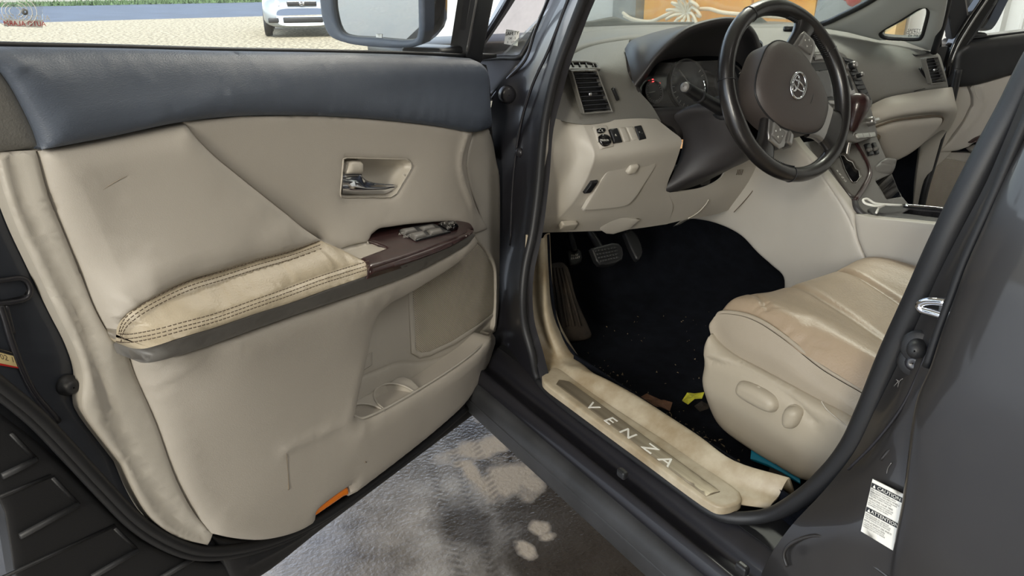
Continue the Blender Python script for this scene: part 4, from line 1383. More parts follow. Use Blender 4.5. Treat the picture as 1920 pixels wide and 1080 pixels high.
panel('pull_cup', DF, J([(635, 467, .052), (660, 459, .05), (690, 452, .047)], [(690, 452, .047), (706, 458, .058), (727, 466, .077)], [(727, 466, .077), (705, 474, .083), (676, 485.5, .092)], [(676, 485.5, .092), (655, 476, .076), (635, 467, .062)]), M['cream_lt'], door, h=-.02, r=.02, back=.002, step=.006)
tube('cup_seam', [dp(*q, .05) for q in ((689, 453), (690, 460), (692, 470))], .0012, M['cream'], door, 6)

# lower panel with the map pocket
lp = J([(238, 655, .018), (250, 700, .016), (290, 790, .016), (330, 900, .014), (368, 968, .014), (397, 1000, .020)][::1],
       W([(397, 1000), (433, 1008), (483, 1012), (533, 1003), (567, 990), (587, 977)], .024), W([(587, 977), (589, 960)], .028), W([(589, 960), (597, 950), (644, 915), (652, 911)], .032), W([(652, 911), (653, 930)], .028),
       W([(653, 930), (739, 865), (813, 806), (869, 754), (895, 713), (906, 691)], .026), W([(906, 691), (918, 660), (924, 626)], .024), W([(924, 626), (897, 654), (858, 684), (776, 736), (718, 768), (687, 783), (676, 784)], .054), W([(676, 784), (661, 778)], .052),
       W([(661, 778), (673, 720), (687, 653), (694, 615)], .050), W([(694, 615), (702, 595), (715, 578), (740, 562), (773, 545)], .055), W([(773, 545), (800, 528), (847, 498), (880, 470), (891, 452)], .060),
       W([(891, 452), (890, 443)], .070), [(877, 457, .080), (847, 475, .080), (773, 513, .080), (693, 543, .080), (580, 581, .080), (480, 616, .080), (400, 645, .080), (333, 667, .078), (287, 679, .070), (265, 680, .050), (238, 655, .018)])
panel('pocket_panel', DF, lp, M['cream_soft'], door, h=.014, r=.026, back=.05, step=.014,
      feats=[([(541, 845, .06), (600, 822, .07), (660, 797, .07)], .009, .004)])
tube('pocket_rim', [dp(a, b, w) for a, b, w in ((661, 778, .052), (678, 784, .056), (697, 778, .058), (720, 767, .058), (776, 735.5, .058), (858, 683.5, .058), (897, 653, .055), (922, 627, .034))], .0026, M['cream'], door, 8)
# pocket back, speaker grille, floor of the pocket, cup holders
panel('pocket_back', DF, J(W([(640, 830), (660, 640), (690, 560), (800, 490), (885, 440)], .012), W([(885, 440), (905, 462), (924, 500), (926, 590), (922, 640)], .010), W([(922, 640), (850, 720), (700, 815), (640, 830)], .008)), M['cream'], door, h=.0, r=.01, back=.02,
      feats=[([(674, 710, .012), (720, 692, .012), (748, 682, .012), (790, 681, .012), (840, 668, .012), (890, 634, .012), (922, 602, .012)], .0035, -.003)])
gr = [(773, 540), (800, 522), (847, 493), (880, 464), (894, 454), (910, 473), (924, 502), (926, 547), (924, 587), (897, 608), (847, 640), (805, 659), (790, 661), (780, 655), (777, 593)]
panel('speaker_frame', DF, W([(766, 546), (800, 516), (847, 487), (880, 458), (895, 448), (915, 470), (928, 500), (929, 547), (928, 590), (900, 614), (848, 648), (806, 668), (788, 671), (772, 662), (768, 593)], .013), M['cream'], door, h=.002, r=.006, back=.008, holes=[W(gr, .015)])
gm = mat('speaker_mesh', rgb(176, 167, 152), 0.5)
nt = gm.node_tree
tc = nt.nodes.new('ShaderNodeTexCoord')
hx_ = nt.nodes.new('ShaderNodeMapping')
hx_.inputs['Rotation'].default_value = (0, 0, 0)
# perforation: staggered round holes, 3.6 mm apart, in the plane of the door (along DU and z)
dv = nt.nodes.new('ShaderNodeVectorMath'); dv.operation = 'DOT_PRODUCT'; dv.inputs[1].default_value = tuple(DU)
nt.links.new(tc.outputs['Object'], dv.inputs[0])
sz = nt.nodes.new('ShaderNodeSeparateXYZ'); nt.links.new(tc.outputs['Object'], sz.inputs[0])


def mnode(op, a, b=None):
    n = nt.nodes.new('ShaderNodeMath')
    n.operation = op
    for i, x in enumerate((a, b)):
        if x is None:
            continue
        if isinstance(x, (int, float)):
            n.inputs[i].default_value = x
        else:
            nt.links.new(x, n.inputs[i])
    return n.outputs[0]


K_ = 2 * math.pi / .0044
su = mnode('SINE', mnode('MULTIPLY', dv.outputs['Value'], K_))
sv = mnode('SINE', mnode('MULTIPLY', sz.outputs['Z'], K_ * 0.9))
dots = mnode('MULTIPLY', su, sv)
hole = mnode('GREATER_THAN', dots, 0.42)
mixg = nt.nodes.new('ShaderNodeMixRGB')
mixg.inputs[1].default_value, mixg.inputs[2].default_value = rgb(190, 182, 168), rgb(104, 96, 86)
nt.links.new(hole, mixg.inputs[0])
nt.links.new(mixg.outputs[0], nt.nodes['Principled BSDF'].inputs['Base Color'])
bpn = nt.nodes.new('ShaderNodeBump'); bpn.inputs['Distance'].default_value = .002; bpn.inputs['Strength'].default_value = .6; bpn.invert = True
nt.links.new(dots, bpn.inputs['Height']); nt.links.new(bpn.outputs['Normal'], nt.nodes['Principled BSDF'].inputs['Normal'])
panel('speaker_grille', DF, W(gr, .0145), gm, door, h=.003, r=.012, back=.004)
pf_ = [dp(660, 800, .01), dp(930, 640, .01), dp(930, 640, .07), dp(655, 790, .075)]
floor_z = dp(690, 782, .04)[2] - .045
mesh_obj('pocket_floor', [DF.p(.0, floor_z + .03, .0), DF.p(.36, floor_z, .0), DF.p(.36, floor_z, .035), DF.p(.0, floor_z + .03, .03)], [[0, 1, 2, 3]], M['cream'], door, False)
ca, cb_ = dp(670, 751, .010), dp(745, 709, .010)
cfr = frame3(ca, cb_, ca + DF.n * .06 + np.array((0, 0, -.02)))
def disc(px, py, qx, qy):
    c, q = np.array(cfr.at(px, py)), np.array(cfr.at(qx, qy))
    r = np.linalg.norm(c - q)
    return [(c[0] + r * math.cos(t), c[1] + r * math.sin(t), 0.) for t in np.linspace(0, 2 * math.pi, 36, endpoint=False)]
cl_ = np.linalg.norm(cb_ - ca)
co = [(-.055, .0, 0.), (.0, .0, 0.), (cl_, .0, 0.), (cl_ + .014, .004, 0.), (cl_ + .020, .022, 0.), (cl_ + .012, .052, 0.), (-.055, .052, 0.)]
h2, h1 = [[(cx + r * math.cos(t), min(cy + r * math.sin(t), .050), 0.) for t in np.linspace(-3.35, .2, 30)] for cx, cy, r in ((.066, .042, .0445), (-.027, .049, .0445))]
h1 = [(max(a, -.052), b, c) for a, b, c in h1]
cup = panel('cup_holder', cfr, co, M['cream'], door, h=.002, r=.004, back=.012, holes=[h2, h1], uv=True)
for hh in (h2, h1):
    q = np.array(hh)
    c = q.mean(0)
    rings = []
    for k_, zz in ((1.0, .0005), (.99, -.004), (.90, -.05), (.3, -.052), (.01, -.052)):
        rings.append([cfr.p(*(c[:2] + (a[:2] - c[:2]) * k_), zz) for a in q])
    V = np.array(rings).reshape(-1, 3)
    n_ = len(q)
    F = [[i_ * n_ + a, i_ * n_ + (a + 1) % n_, (i_ + 1) * n_ + (a + 1) % n_, (i_ + 1) * n_ + a] for i_ in range(4) for a in range(n_)]
    mesh_obj('cup_well', V, F, M['cream'], cup)
    tube('cup_rim', [cfr.p(*a[:2], .002) for a in hh], .0022, M['cream'], cup, 8, smooth_n=0)
em = [o for o in door.children if o.name.startswith('pocket_back')][0]
tube('moulded_mark', [dp(*q, .0165) for q in ((682, 668), (698, 660), (698, 684), (682, 694), (682, 668))], .0006, M['cream'], em, 5, smooth_n=0)
# orange reflector
rf = panel('reflector', DF, J(W([(588, 968), (589, 960), (597, 951), (645, 916), (651, 914)], .032), W([(651, 914), (652, 926), (643, 930)], .032), W([(643, 930), (588, 968)], .032)), M['orange'], door, h=.004, r=.006, back=.012, step=.006)
rf['label'] = 'orange reflector'

# window: outer lip, glass, front sash, door mirror outside the glass
tube('window_seal', [dp(a, b, -.004) for a, b in ((-80, 82), (0, 84), (200, 88), (400, 93), (640, 97), (800, 101), (876, 104))], .0035, M['rubber'], door, 8)
gl = DF
wtop = 1.62
gp = [(*DF.at(-90, 90, -.022), -.022), (*DF.at(872, 112, -.022), -.022)]
u1, v1 = DF.at(872, 112, -.022)
u2, v2 = DF.at(898, 0, -.022)
us = u1 + (u2 - u1) * (wtop - v1) / (v2 - v1)
panel('window_glass', DF, [(*DF.at(-90, 92, -.022), -.022), (u1, v1, -.022), (us, wtop, -.05), (1.12, wtop, -.05), (1.14, 1.27, -.022)], M['glass'], door, back=.004, step=.08, uv=True)
sa = lambda a, b, w, t: np.array(dp(a, b, w))
for nm, (a, b, c, d), w, m in (('sash', ((865, 104), (872, 106), (952, -385), (942, -385)), -.012, M['black']), ('sash', ((874, 106), (900, 120), (1001, -385), (953, -385)), .0, M['rubber']),
                               ('sash_channel', ((875, 96), (877.5, 96), (899.5, -20), (897, -20)), .004, M['satin'])):
    panel(nm, DF, W((a, b, c, d), w), m, door, h=.004 if m is not M['satin'] else 0, r=.006, back=.03 if m is not M['satin'] else .002)
panel('sash_foot', DF, W([(899, 100), (931, 101), (931, 108), (905, 112), (897, 122)], -.02), M['rubber'], door, h=.003, r=.006, back=.02)
panel('hinge_edge', DF, J(W([(898, 118), (908, 136), (911, 187), (915, 241)], .0), W([(915, 241), (924, 267), (930, 300), (922, 240), (918, 150), (912, 122)], -.01)), M['black'], door, h=0, back=.05)
tube('window_frame', [DF.p(us - .03, wtop - .02, -.02), DF.p(us + .06, wtop + .005, -.03), DF.p(.75, wtop + .03, -.04), DF.p(1.1, wtop, -.04), DF.p(1.17, 1.27, -.02)], .018, M['rubber'], door, 8)
# alarm sticker, read from outside
sk = panel('alarm_sticker', DF, W([(8, 8), (80, 9), (80, 52), (8, 49)], -.0205), glass_mat('clear_sticker', (.86, .9, .92, 1), .5, .35), door, back=.0006)
wh = panel('sticker_band', DF, W([(8, 36), (80, 38), (80, 52), (8, 49)], -.0195), M['white'], sk, back=.0004)
c0 = dp(46, 22, -.0185)
for r in (6, 10, 14, 19, 24):
    for s in (-1, 1):
        arc = [DF.p(DF.at(46, 22, 0)[0] + r * .00095 * math.cos(t) * s, DF.at(46, 22, 0)[1] + r * .0007 * math.sin(t), -.0185) for t in np.linspace(-1.1, 1.1, 9)]
        tube('ring', arc, .0004, M['white'], sk, 5, smooth_n=0)
lathe('ring', [(.001, .001), (.003, .001), (.0035, 0)], c0, DF.n, M['steelpost'], sk, 16)
V, F = text_data('AUTO ALARM', dp(47, 44.5, -.0185), dp(20, 44, -.0185) - dp(70, 45, -.0185), (0, 0, 1), .0070, 0)
mesh_obj('lettering', V, F, M['stkred'], sk, False)
V, F = text_data('AUDIO GUARD', dp(45, 33.5, -.0185), dp(20, 33, -.0185) - dp(70, 34, -.0185), (0, 0, 1), .008, 0)
mesh_obj('lettering', V, F, M['white'], sk, False)
# mirror, standing out from the door skin
mo = [(790, 84), (770, 89), (690, 87), (645, 79), (620, 67), (607, 40), (601, 0), (602, -50), (625, -85), (720, -95), (775, -92), (795, -70), (797, 0), (796, 66)]
mw = -.16
mn_ = DU + np.array((.02, .0, -.16))
mf = Frame(dp(784, 30, -.035), np.cross((0, 0, 1.0), mn_), np.cross(mn_, np.cross((0, 0, 1.0), mn_)))
mh = panel('mirror_housing', mf, J(W(mo + mo[:1], 0), n=4), M['navy'], door, h=.006, r=.012, back=.03, holes=[J(W([(626, -60), (625, 0), (628, 28), (637, 57), (648, 66), (700, 71), (773, 75), (783, 68), (785, 0), (785, -60), (770, -72), (640, -72), (626, -60)], 0), n=3)])
mf2 = Frame(mf.o - mf.n * .008, mf.u, mf.v)
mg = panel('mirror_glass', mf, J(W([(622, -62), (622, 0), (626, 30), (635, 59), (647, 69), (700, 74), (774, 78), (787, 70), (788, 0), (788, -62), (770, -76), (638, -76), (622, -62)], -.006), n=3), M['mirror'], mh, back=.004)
shellrows = []
for s, d in ((1.0, .028), (.95, .06), (.85, .095), (.60, .125), (.2, .135)):
    shellrows.append([mf.p(*(np.array(mf.at(725, 0, 0)) + (np.array(mf.at(a, b, 0)) - np.array(mf.at(725, 0, 0))) * s), -d) for a, b in mo])
grid_mesh('mirror_back', np.array(shellrows), M['paint'], mh, closed_u=True)
box('mirror_foot', dp(812, 97, -.06), (.09, .10, .022), M['black'], door, .01, ax=(DU, DF.n, (0, 0, 1)), smooth=True)
panel('mirror_mark', mf, W([(705, 64), (716, 64), (716, 72), (705, 72)], -.005), M['white'], mh, back=.0002)

def on_surface(part, pts, lift=.0004):
    """photo points laid on the face of a finished door part"""
    V = np.array([tuple(v.co) for v in part.data.vertices]) + origin_of(part.parent)
    q = V - DF.o
    U = np.column_stack([q @ DF.u, q @ DF.v, q @ DF.n])
    out = []
    for a, b in pts:
        w = .05
        for _ in range(4):
            c = DF.at(a, b, w)
            d = np.hypot(U[:, 0] - c[0], U[:, 1] - c[1])
            k = np.argsort(d)[:14]
            k = k[U[k, 2] > U[k, 2].max() - .012]
            w = float(np.average(U[k, 2], weights=1 / (d[k] + .001)))
        out.append(DF.p(*DF.at(a, b, w + lift), w + lift))
    return out


lpn = [o for o in door.children if o.name.startswith('pocket_panel')][0]
ins = [o for o in door.children if o.name.startswith('padded_insert')][0]
M['scuff'] = mat('dark_scuff', rgb(128, 116, 100), .7)
tube('scuff_mark', on_surface(lpn, [(536, 838), (538, 860), (540, 885), (541, 905), (541, 918)]), [.0003, .0005, .0004, .0006, .0016], M['scuff'], door, 5)
M['scuff_pale'] = mat('faint_scuff', rgb(150, 140, 126), .7)
tube('scuff_mark', on_surface(ins, [(193, 356), (205, 348), (222, 338), (238, 330)], .0), [.0002, .0005, .0005, .0002], M['scuff_pale'], door, 5)
tube('scuff_mark', on_surface(lpn, [(684, 866), (687, 867)]), .0012, M['scuff'], door, 5, smooth_n=0)
# ------------------------------------------------------------------ passenger door: the same door mirrored about the car's centre line
pd = copy_tree(door, None, skip=('service_sticker', 'alarm_sticker', 'reflector', 'stitching', 'latch', 'rubber_stop', 'print', 'lettering', 'lock_switch', 'edge_guard', 'rib'))
pd.name = 'passenger_door'
pd.location = (1.90 - HINGE[0] + .01, HINGE[1], .33 - .045)
pd.scale = (-1, 1, 1)
pd['label'] = 'open passenger door with cream trim, seen past the right end of the dashboard'


def on_door(o):
    """hang a finished piece on the mirrored door"""
    o.parent = pd
    o.matrix_parent_inverse = (Matrix.Translation(pd.location) @ Matrix.Diagonal((-1, 1, 1, 1))).inverted()
    return o


for c_ in pd.children:
    if c_.name.startswith('window_ledge_trim') or c_.name.startswith('corner_trim'):
        c_.data = c_.data.copy()
        c_.data.materials[0] = M['black']
PU = np.array((math.sin(DA), -math.cos(DA), 0))
PF_ = Frame((1.90 - HINGE[0] + .01, HINGE[1], 0), PU, (0, 0, 1))
on_door(panel('sash_band', PF_, J(W([(1920, -80), (1871, 0), (1845, 42), (1819, 80), (1797, 112), (1779, 148)], .012), W([(1779, 148), (1771, 142), (1775, 112), (1785, 83), (1810, 40), (1837, 0), (1885, -80)], .012)), M['blackgl'], None, h=.008, r=.012, back=.03))
on_door(tube('sash_trim', [PF_.p(*PF_.at(a, b, .018), .018) for a, b in ((1890, -60), (1850, 0), (1822, 42), (1797, 84), (1783, 118))], .0045, M['satin'], None, 8))  # silver tube drawn in as the highlight along the glossy sash
on_door(tube('sash_trim', [PF_.p(*PF_.at(a, b, .02), .02) for a, b in ((1862, 10), (1835, 52), (1808, 92), (1784, 138))], .003, M['rubber'], None, 8))
on_door(panel('pull_handle', PF_, J(W([(1818, 268), (1832, 258), (1870, 244), (1900, 236)], .05), W([(1900, 236), (1900, 262), (1860, 266), (1818, 268)], .06)), M['wood'], None, h=.006, r=.01, back=.03))
on_door(panel('column_step', PF_, J(W([(1826, 158), (1829, 175), (1836, 190), (1840, 202)], .032), W([(1840, 202), (1852, 196), (1847, 178), (1842, 158)], .020), W([(1842, 158), (1826, 158)], .03)), M['cream'], None, h=0, back=.02))

# ================================================================== DASHBOARD
dash = thing('dashboard', 'grey and cream dashboard with round-cornered vents and instrument hood', 'dashboard', (0.95, 1.05, .75))
far = [[gy(1060, 52, 1.30), gy(1120, 50, 1.42), gy(1200, 47, 1.50), gy(1300, 46, 1.52), gy(1420, 46, 1.5), gy(1530, 44, 1.42)],
       [gy(1052, 80, 1.10), gy(1110, 70, 1.20), gy(1190, 60, 1.28), gy(1300, 58, 1.30), gy(1420, 58, 1.3), gy(1530, 56, 1.25)],
       [gy(1052, 114, .985), gy(1108, 87, 1.09), gy(1182, 75, 1.13), gy(1300, 76, 1.14), gy(1430, 80, 1.14), gy(1535, 82, 1.12)],
       [gy(1054, 130, .985), gy(1112, 100, 1.09), gy(1186, 92, 1.13), gy(1300, 110, 1.12), gy(1435, 120, 1.06), gy(1540, 120, 1.02)]]
loft('dash_top', far, M['dash'], dash, 5, 5, .005)
left = [[gy(1052, 112, .99), gy(1085, 95, 1.06), gy(1128, 82, 1.10), gy(1180, 74, 1.11)],
        [gy(1049, 120, .965), gy(1080, 113, .975), gy(1124, 112, .975), gy(1174, 104, 1.00)],
        [gy(1045, 132, .925), gy(1070, 130, .915), gy(1126, 130, .915), gy(1180, 142, .925)],
        [gy(1040, 165, .910), gy(1080, 164, .903), gy(1142, 164, .903), gy(1196, 168, .912)],
        [gy(1034, 200, .905), gy(1091, 205, .893), gy(1155, 203, .893), gy(1222, 198, .905)],
        [gy(1028, 221, .90), gy(1093, 233, .882), gy(1165, 227, .885), gy(1240, 228, .895)]]
loft('end_housing', left, M['dash'], dash, 5, 5, .005)
# instrument hood
hood_rows = [[gy(a, b, y) for (a, b), y in zip(pts, ys_)] for pts, ys_ in (
    (((1171, 92), (1183, 76), (1212, 65), (1240, 57), (1280, 48), (1322, 43), (1368, 41), (1393, 48), (1409, 66), (1416, 92), (1419, 118), (1418, 150)), (1.02, 1.05, 1.07, 1.08, 1.08, 1.08, 1.08, 1.08, 1.07, 1.05, 1.02, 1.0)),
    (((1180, 125), (1192, 100), (1215, 80), (1245, 65), (1282, 51), (1322, 41), (1368, 37), (1395, 45), (1412, 63), (1421, 88), (1424, 116), (1422, 150)), (.94,) * 2 + (.955,) * 8 + (.945, .94)),
    (((1190, 160), (1206, 138), (1226, 110), (1252, 82), (1285, 55), (1325, 40), (1370, 34), (1397, 42), (1415, 60), (1425, 85), (1428, 115), (1425, 150)), (.895, .885, .875) + (.868,) * 7 + (.875, .885)),
    (((1193, 161), (1208, 140), (1228, 113), (1255, 86), (1287, 60), (1326, 46), (1369, 40), (1394, 48), (1411, 65), (1420, 88), (1423, 116), (1421, 152)), (.895, .884, .874) + (.867,) * 7 + (.874, .884)),
    (((1196, 163), (1210, 142), (1231, 116), (1260, 98), (1294, 80), (1330, 70), (1366, 66), (1389, 74), (1404, 90), (1412, 108), (1415, 128), (1414, 155)), (.92, .92) + (.925,) * 10),
    (((1199, 165), (1212, 146), (1233, 119), (1262, 110), (1297, 106), (1332, 105), (1362, 108), (1382, 116), (1394, 128), (1400, 140), (1402, 150), (1403, 165)), (.96, .96, .97) + (.985,) * 9))]
loft('instrument_hood', hood_rows, M['dashdk'], dash, 5, 5, .004)
# instruments: dark face, two ringed gauges, needles, warning lights
cf = frame3(gy(1230, 120, 1.035), gy(1400, 120, 1.035), gy(1240, 205, 1.0))
clu = panel('instrument_face', cf, W([(1190, 175), (1202, 140), (1232, 106), (1262, 98), (1340, 94), (1400, 105), (1425, 150), (1410, 215), (1240, 222), (1205, 205)], 0), M['blackgl'], dash, back=.03)
gf = mat('gauge_face', rgb(46, 48, 54), 0.35, coat=.3)
for k, (px, py, r) in enumerate(((1292, 160, .062), (1372, 158, .05), (1226, 172, .026))):
    q = cf.at(px, py, .004)
    circ = lambda rr, w: [cf.p(q[0] + rr * math.cos(t), q[1] + rr * math.sin(t), w) for t in np.linspace(0, 2 * math.pi, 32, endpoint=False)]
    V = [cf.p(q[0], q[1], .003)] + circ(r, .003)
    mesh_obj('gauge', V, [[0, 1 + i, 1 + (i + 1) % 32] for i in range(32)], gf, clu, False)
    tube('gauge_ring', circ(r, .006), .0022, M['satin'], clu, 8, closed=True, smooth_n=2)
    ticks = [tube_mesh([cf.p(q[0] + r * .8 * math.cos(t), q[1] + r * .8 * math.sin(t), .005), cf.p(q[0] + r * .93 * math.cos(t), q[1] + r * .93 * math.sin(t), .005)], .0008, 4) for t in np.linspace(-.7, 3.85, 19)]
    V, F = merge(ticks)
    mesh_obj('gauge_ticks', V, F, M['white'], clu, False)
    tube('needle', [cf.p(q[0], q[1], .008), cf.p(q[0] + r * .8 * math.cos(4.0 - k * .5), q[1] + r * .8 * math.sin(4.0 - k * .5), .008)], .0014, M['white'], clu, 6, smooth_n=0)
for px, py, s in ((1224, 151, .0038), (1237, 156, .0014)):
    c = cf.p(*cf.at(px, py, .006), .006)
    lathe('warning_light', [(.001, .001), (s, .0008), (s, 0)], c, cf.n, M['redlit'], clu, 12)
tube('chrome_edge', [gy(1319, 150, .96), gy(1322, 162, .955), gy(1319, 174, .95)], .003, M['chrome'], clu, 8)
lens = [gy(1204, 200, .965), gy(1405, 200, .965), gy(1370, 112, .97), gy(1235, 118, .96)]
mesh_obj('instrument_lens', lens, [[0, 1, 2, 3]], glass_mat('clear_lens', (.93, .94, .96, 1), .9, .12), clu, False)
# trim below the instruments, round the column
panel('column_surround', YF(.915), J(W([(1192, 160), (1200, 166), (1206, 195), (1214, 206)], .0), W([(1214, 206), (1240, 206), (1300, 203), (1420, 200)], .0), W([(1420, 200), (1420, 260), (1300, 260), (1275, 262)], .0), W([(1275, 262), (1262, 240), (1244, 234), (1232, 224), (1186, 224)], .01), W([(1186, 224), (1180, 190), (1192, 160)], 0)), M['dashdk'], dash, h=.006, r=.02, back=.03)
# left end vent
def vent(label_pts, n, y, m_frame, knob, tilt=.0, slat_shift=0):
    tl, tr, br, bl = [np.array(gy(*q, y)) for q in label_pts]
    fr = frame3(tl, tr, bl)
    fr2 = Frame(fr.o, fr.u, fr.v)
    out = [(*q, .0) for q in label_pts]
    ctr = np.mean(np.array(label_pts), 0)
    big = [(ctr[0] + (a - ctr[0]) * 1.10, ctr[1] + (b - ctr[1]) * 1.08, .003) for a, b in label_pts]
    p = panel('air_vent', fr2, cr_loop(big), m_frame, dash, h=.003, r=.004, back=.012, step=.006, holes=[cr_loop(out)])
    well('vent_recess', fr2, [q[:2] for q in out], 0, .012, M['black'], p)
    for k in range(n):
        t = (k + .6) / n
        a, b = tl + (bl - tl) * t, tr + (br - tr) * t
        d = (b - a) / np.linalg.norm(b - a)
        a, b = a + d * .002 - fr2.n * .005, b - d * .002 - fr2.n * .005
        up = np.cross(fr2.n, d)
        ax = (d, fr2.n * .93 + up * (.36 if up[2] > 0 else -.36), up)
        V, F = box_data((a + b) / 2, (np.linalg.norm(b - a), .010, .0016), .0006, ax, 1)
        mesh_obj('slat', V, F, M['slat'], p, False)
    kx, ky = knob
    c = gy(kx, ky, y) + fr2.n * .003
    box('vent_tab', c, (.008, .008, .007), M['chrome'], p, .002, smooth=True)
    box('vent_tab', c + fr2.u * .010, (.016, .006, .005), M['black'], p, .001)
    return p


def cr_loop(p):
    return p


vent(((1074, 135), (1119, 134), (1146, 207), (1096, 211)), 9, .877, M['dash'], (1104, 176))
# thumb wheel and defroster slot at the left end
tube('vent_wheel', [gy(1149, 165, .895), gy(1154, 177, .893), (gy(1158, 187, .893))], .004, M['black'], dash, 8)
df_ = frame3(gy(1062, 119, .925), gy(1118, 122, .925), gy(1090, 128, .902))
dfo = [(1061, 118), (1075, 116.5), (1100, 117), (1116, 120), (1120, 127), (1095, 127.5), (1068, 127)]
dp_ = panel('defroster_vent', df_, W([(1056, 116), (1075, 113.5), (1102, 114), (1120, 117), (1126, 129), (1095, 131), (1064, 130)], .002), M['dash'], dash, h=.002, r=.003, back=.005, holes=[W(dfo, .002)])
well('vent_recess', df_, dfo, .002, .004, M['black'], dp_)
for k in range(4):
    x = 1073 + k * 12.5
    a, b = df_.p(*df_.at(x, 117, .001), .001), df_.p(*df_.at(x + 4, 128, .001), .001)
    tube('slat', [a, b], .0014, M['dash'], dp_, 6, smooth_n=0)

# cream knee panel with the switch shelf
kn = [[gx(1029, 218, .10), gy(1060, 227, .90), gy(1092, 231, .887), gy(1150, 225, .885), gy(1193, 222, .885), gy(1231, 223, .89)],
      [gx(1025, 252, .10), gy(1067, 258, .885), gy(1103, 258, .866), gy(1163, 251, .865), gy(1212, 247, .865), gy(1256, 243, .872)],
      [gx(1022, 280, .10), gy(1079, 290, .880), gy(1113, 285, .847), gy(1174, 279, .846), gy(1228, 272, .846), gy(1278, 262, .852)],
      [gx(1020, 296, .10), gy(1077, 302, .882), gy(1113, 300, .846), gy(1174, 292, .845), gy(1229, 284, .845), gy(1276, 276, .85)],
      [gx(1016, 330, .10), gy(1058, 335, .897), gy(1102, 332, .866), gy(1160, 324, .866), gy(1215, 318, .866), gy(1266, 308, .870)],
      [gx(1010, 375, .10), gy(1037, 374, .912), gy(1077, 376, .895), gy(1140, 372, .895), gy(1200, 366, .895), gy(1250, 352, .90)],
      [gx(1005, 410, .10), gy(1018, 410, .928), gy(1046, 411, .922), gy(1112, 411, .922), gy(1190, 402, .922), gy(1262, 388, .925)],
      [gx(1001, 437, .10), gy(1006, 437, .945), gy(1022, 436, .945), gy(1090, 434, .948), gy(1180, 430, .95), gy(1252, 420, .952)]]
kn2 = []
for r_ in kn:
    a, b, c = np.array(r_[1]), np.array(r_[2]), np.array(r_[3])
    kn2.append([r_[0], r_[1], b + (a - b) * .16, b, b + (c - b) * .10, *r_[3:]])
knee = loft('knee_panel', kn2, M['cream'], dash, 5, 5, .004)
# right-hand run of the knee panel below the column
kr = [[gy(1246, 360, .905), gy(1284, 359, .905), gy(1323, 351, .905), gy(1352, 334, .905), gy(1366, 312, .90), gy(1402, 300, .90), gy(1450, 300, .90)],
      [gy(1250, 385, .925), gy(1284, 380, .925), gy(1325, 374, .925), gy(1362, 360, .925), gy(1390, 345, .925), gy(1420, 335, .925), gy(1452, 335, .925)],
      [gy(1250, 420, .952), gy(1289, 411, .952), gy(1310, 408, .96), gy(1340, 402, .97), gy(1362, 395, .98), gy(1385, 385, .985), gy(1440, 380, .99)]]
loft('knee_panel_extension', kr, M['cream'], dash, 5, 5, .004)
tube('panel_seam', [gy(1434, 326, .900), gy(1421, 344, .906), gy(1408, 362, .912), gy(1392, 381, .930), gy(1376, 398, .945)], .0012, M['thread'], dash, 6)
tube('panel_ridge', [gy(1329, 374, .922), gy(1322, 385, .930), gy(1308, 399, .942), gy(1290, 410, .950)], .0016, M['cream_lt'], dash, 6)
panel('panel_lip', frame3(gy(1126, 428, .943), gy(1180, 425, .936), gy(1140, 440, .95)), W([(1124, 424), (1147, 405), (1200, 412), (1180, 430), (1150, 439), (1137, 438), (1126, 431)], 0), M['cream'], dash, h=.003, r=.02, back=.02)
for k in range(4):
    a = gy(1384 + k * 3, 318, .898), gy(1381 + k * 3, 328, .904)
    tube('louvre_slot', list(a), .0008, M['thread'], dash, 5, smooth_n=0)
kf = frame3(gy(1110, 236, .876), gy(1230, 236, .876), gy(1120, 280, .846))
sp_ = panel('mirror_switch_plate', kf, W([(1112, 237), (1137, 235), (1151, 274), (1127, 279)], .001), M['cream'], dash, h=.0015, r=.003, back=.004, step=.006)
panel('mirror_selector', kf, J(W([(1119, 242), (1127, 240), (1133, 241), (1135, 247), (1127, 250), (1121, 249), (1119, 242)], .004), n=3), M['blackgl'], sp_, h=.004, r=.004, back=.006, step=.004)
panel('mirror_pad', kf, J(W([(1122, 256), (1128, 252), (1138, 253), (1145, 260), (1145, 270), (1138, 274), (1130, 273), (1124, 265), (1122, 256)], .004), n=3), M['blackgl'], sp_, h=.004, r=.004, back=.006, step=.004)
ku = kf.p(1, 0) - kf.p(0, 0)
kv = (0, 0, 1)
text('print', 'L  R', kf.p(*kf.at(1127, 245, .009), .009), ku, kf.v if kf.v[2] > 0 else -kf.v, .007, M['white'], sp_, 0)
text('print', 'MIRROR', kf.p(*kf.at(1134, 263, .009), .009), ku, kf.v if kf.v[2] > 0 else -kf.v, .006, M['white'], sp_, 0)
for nm, q in (('switch', ((1143, 242), (1157, 240), (1167, 266), (1152, 268))), ('switch_blank', ((1160, 240), (1171, 238), (1182, 265), (1170, 266))), ('switch_blank', ((1174, 238), (1187, 237), (1198, 262), (1185, 264))), ('switch', ((1190, 237), (1202, 235), (1212, 260), (1199, 263)))):
    panel(nm, kf, W(q, .004 if nm == 'switch' else .002), M['black'] if nm == 'switch' else M['cream'], dash, h=.002, r=.003, back=.006, step=.006)
text('print', '^', kf.p(*kf.at(1155, 255, .008), .008), ku, kf.v if kf.v[2] > 0 else -kf.v, .012, M['white'], dash, 0)
text('print', '= ..', kf.p(*kf.at(1201, 248, .008), .008), ku, kf.v if kf.v[2] > 0 else -kf.v, .008, M['white'], dash, 0)
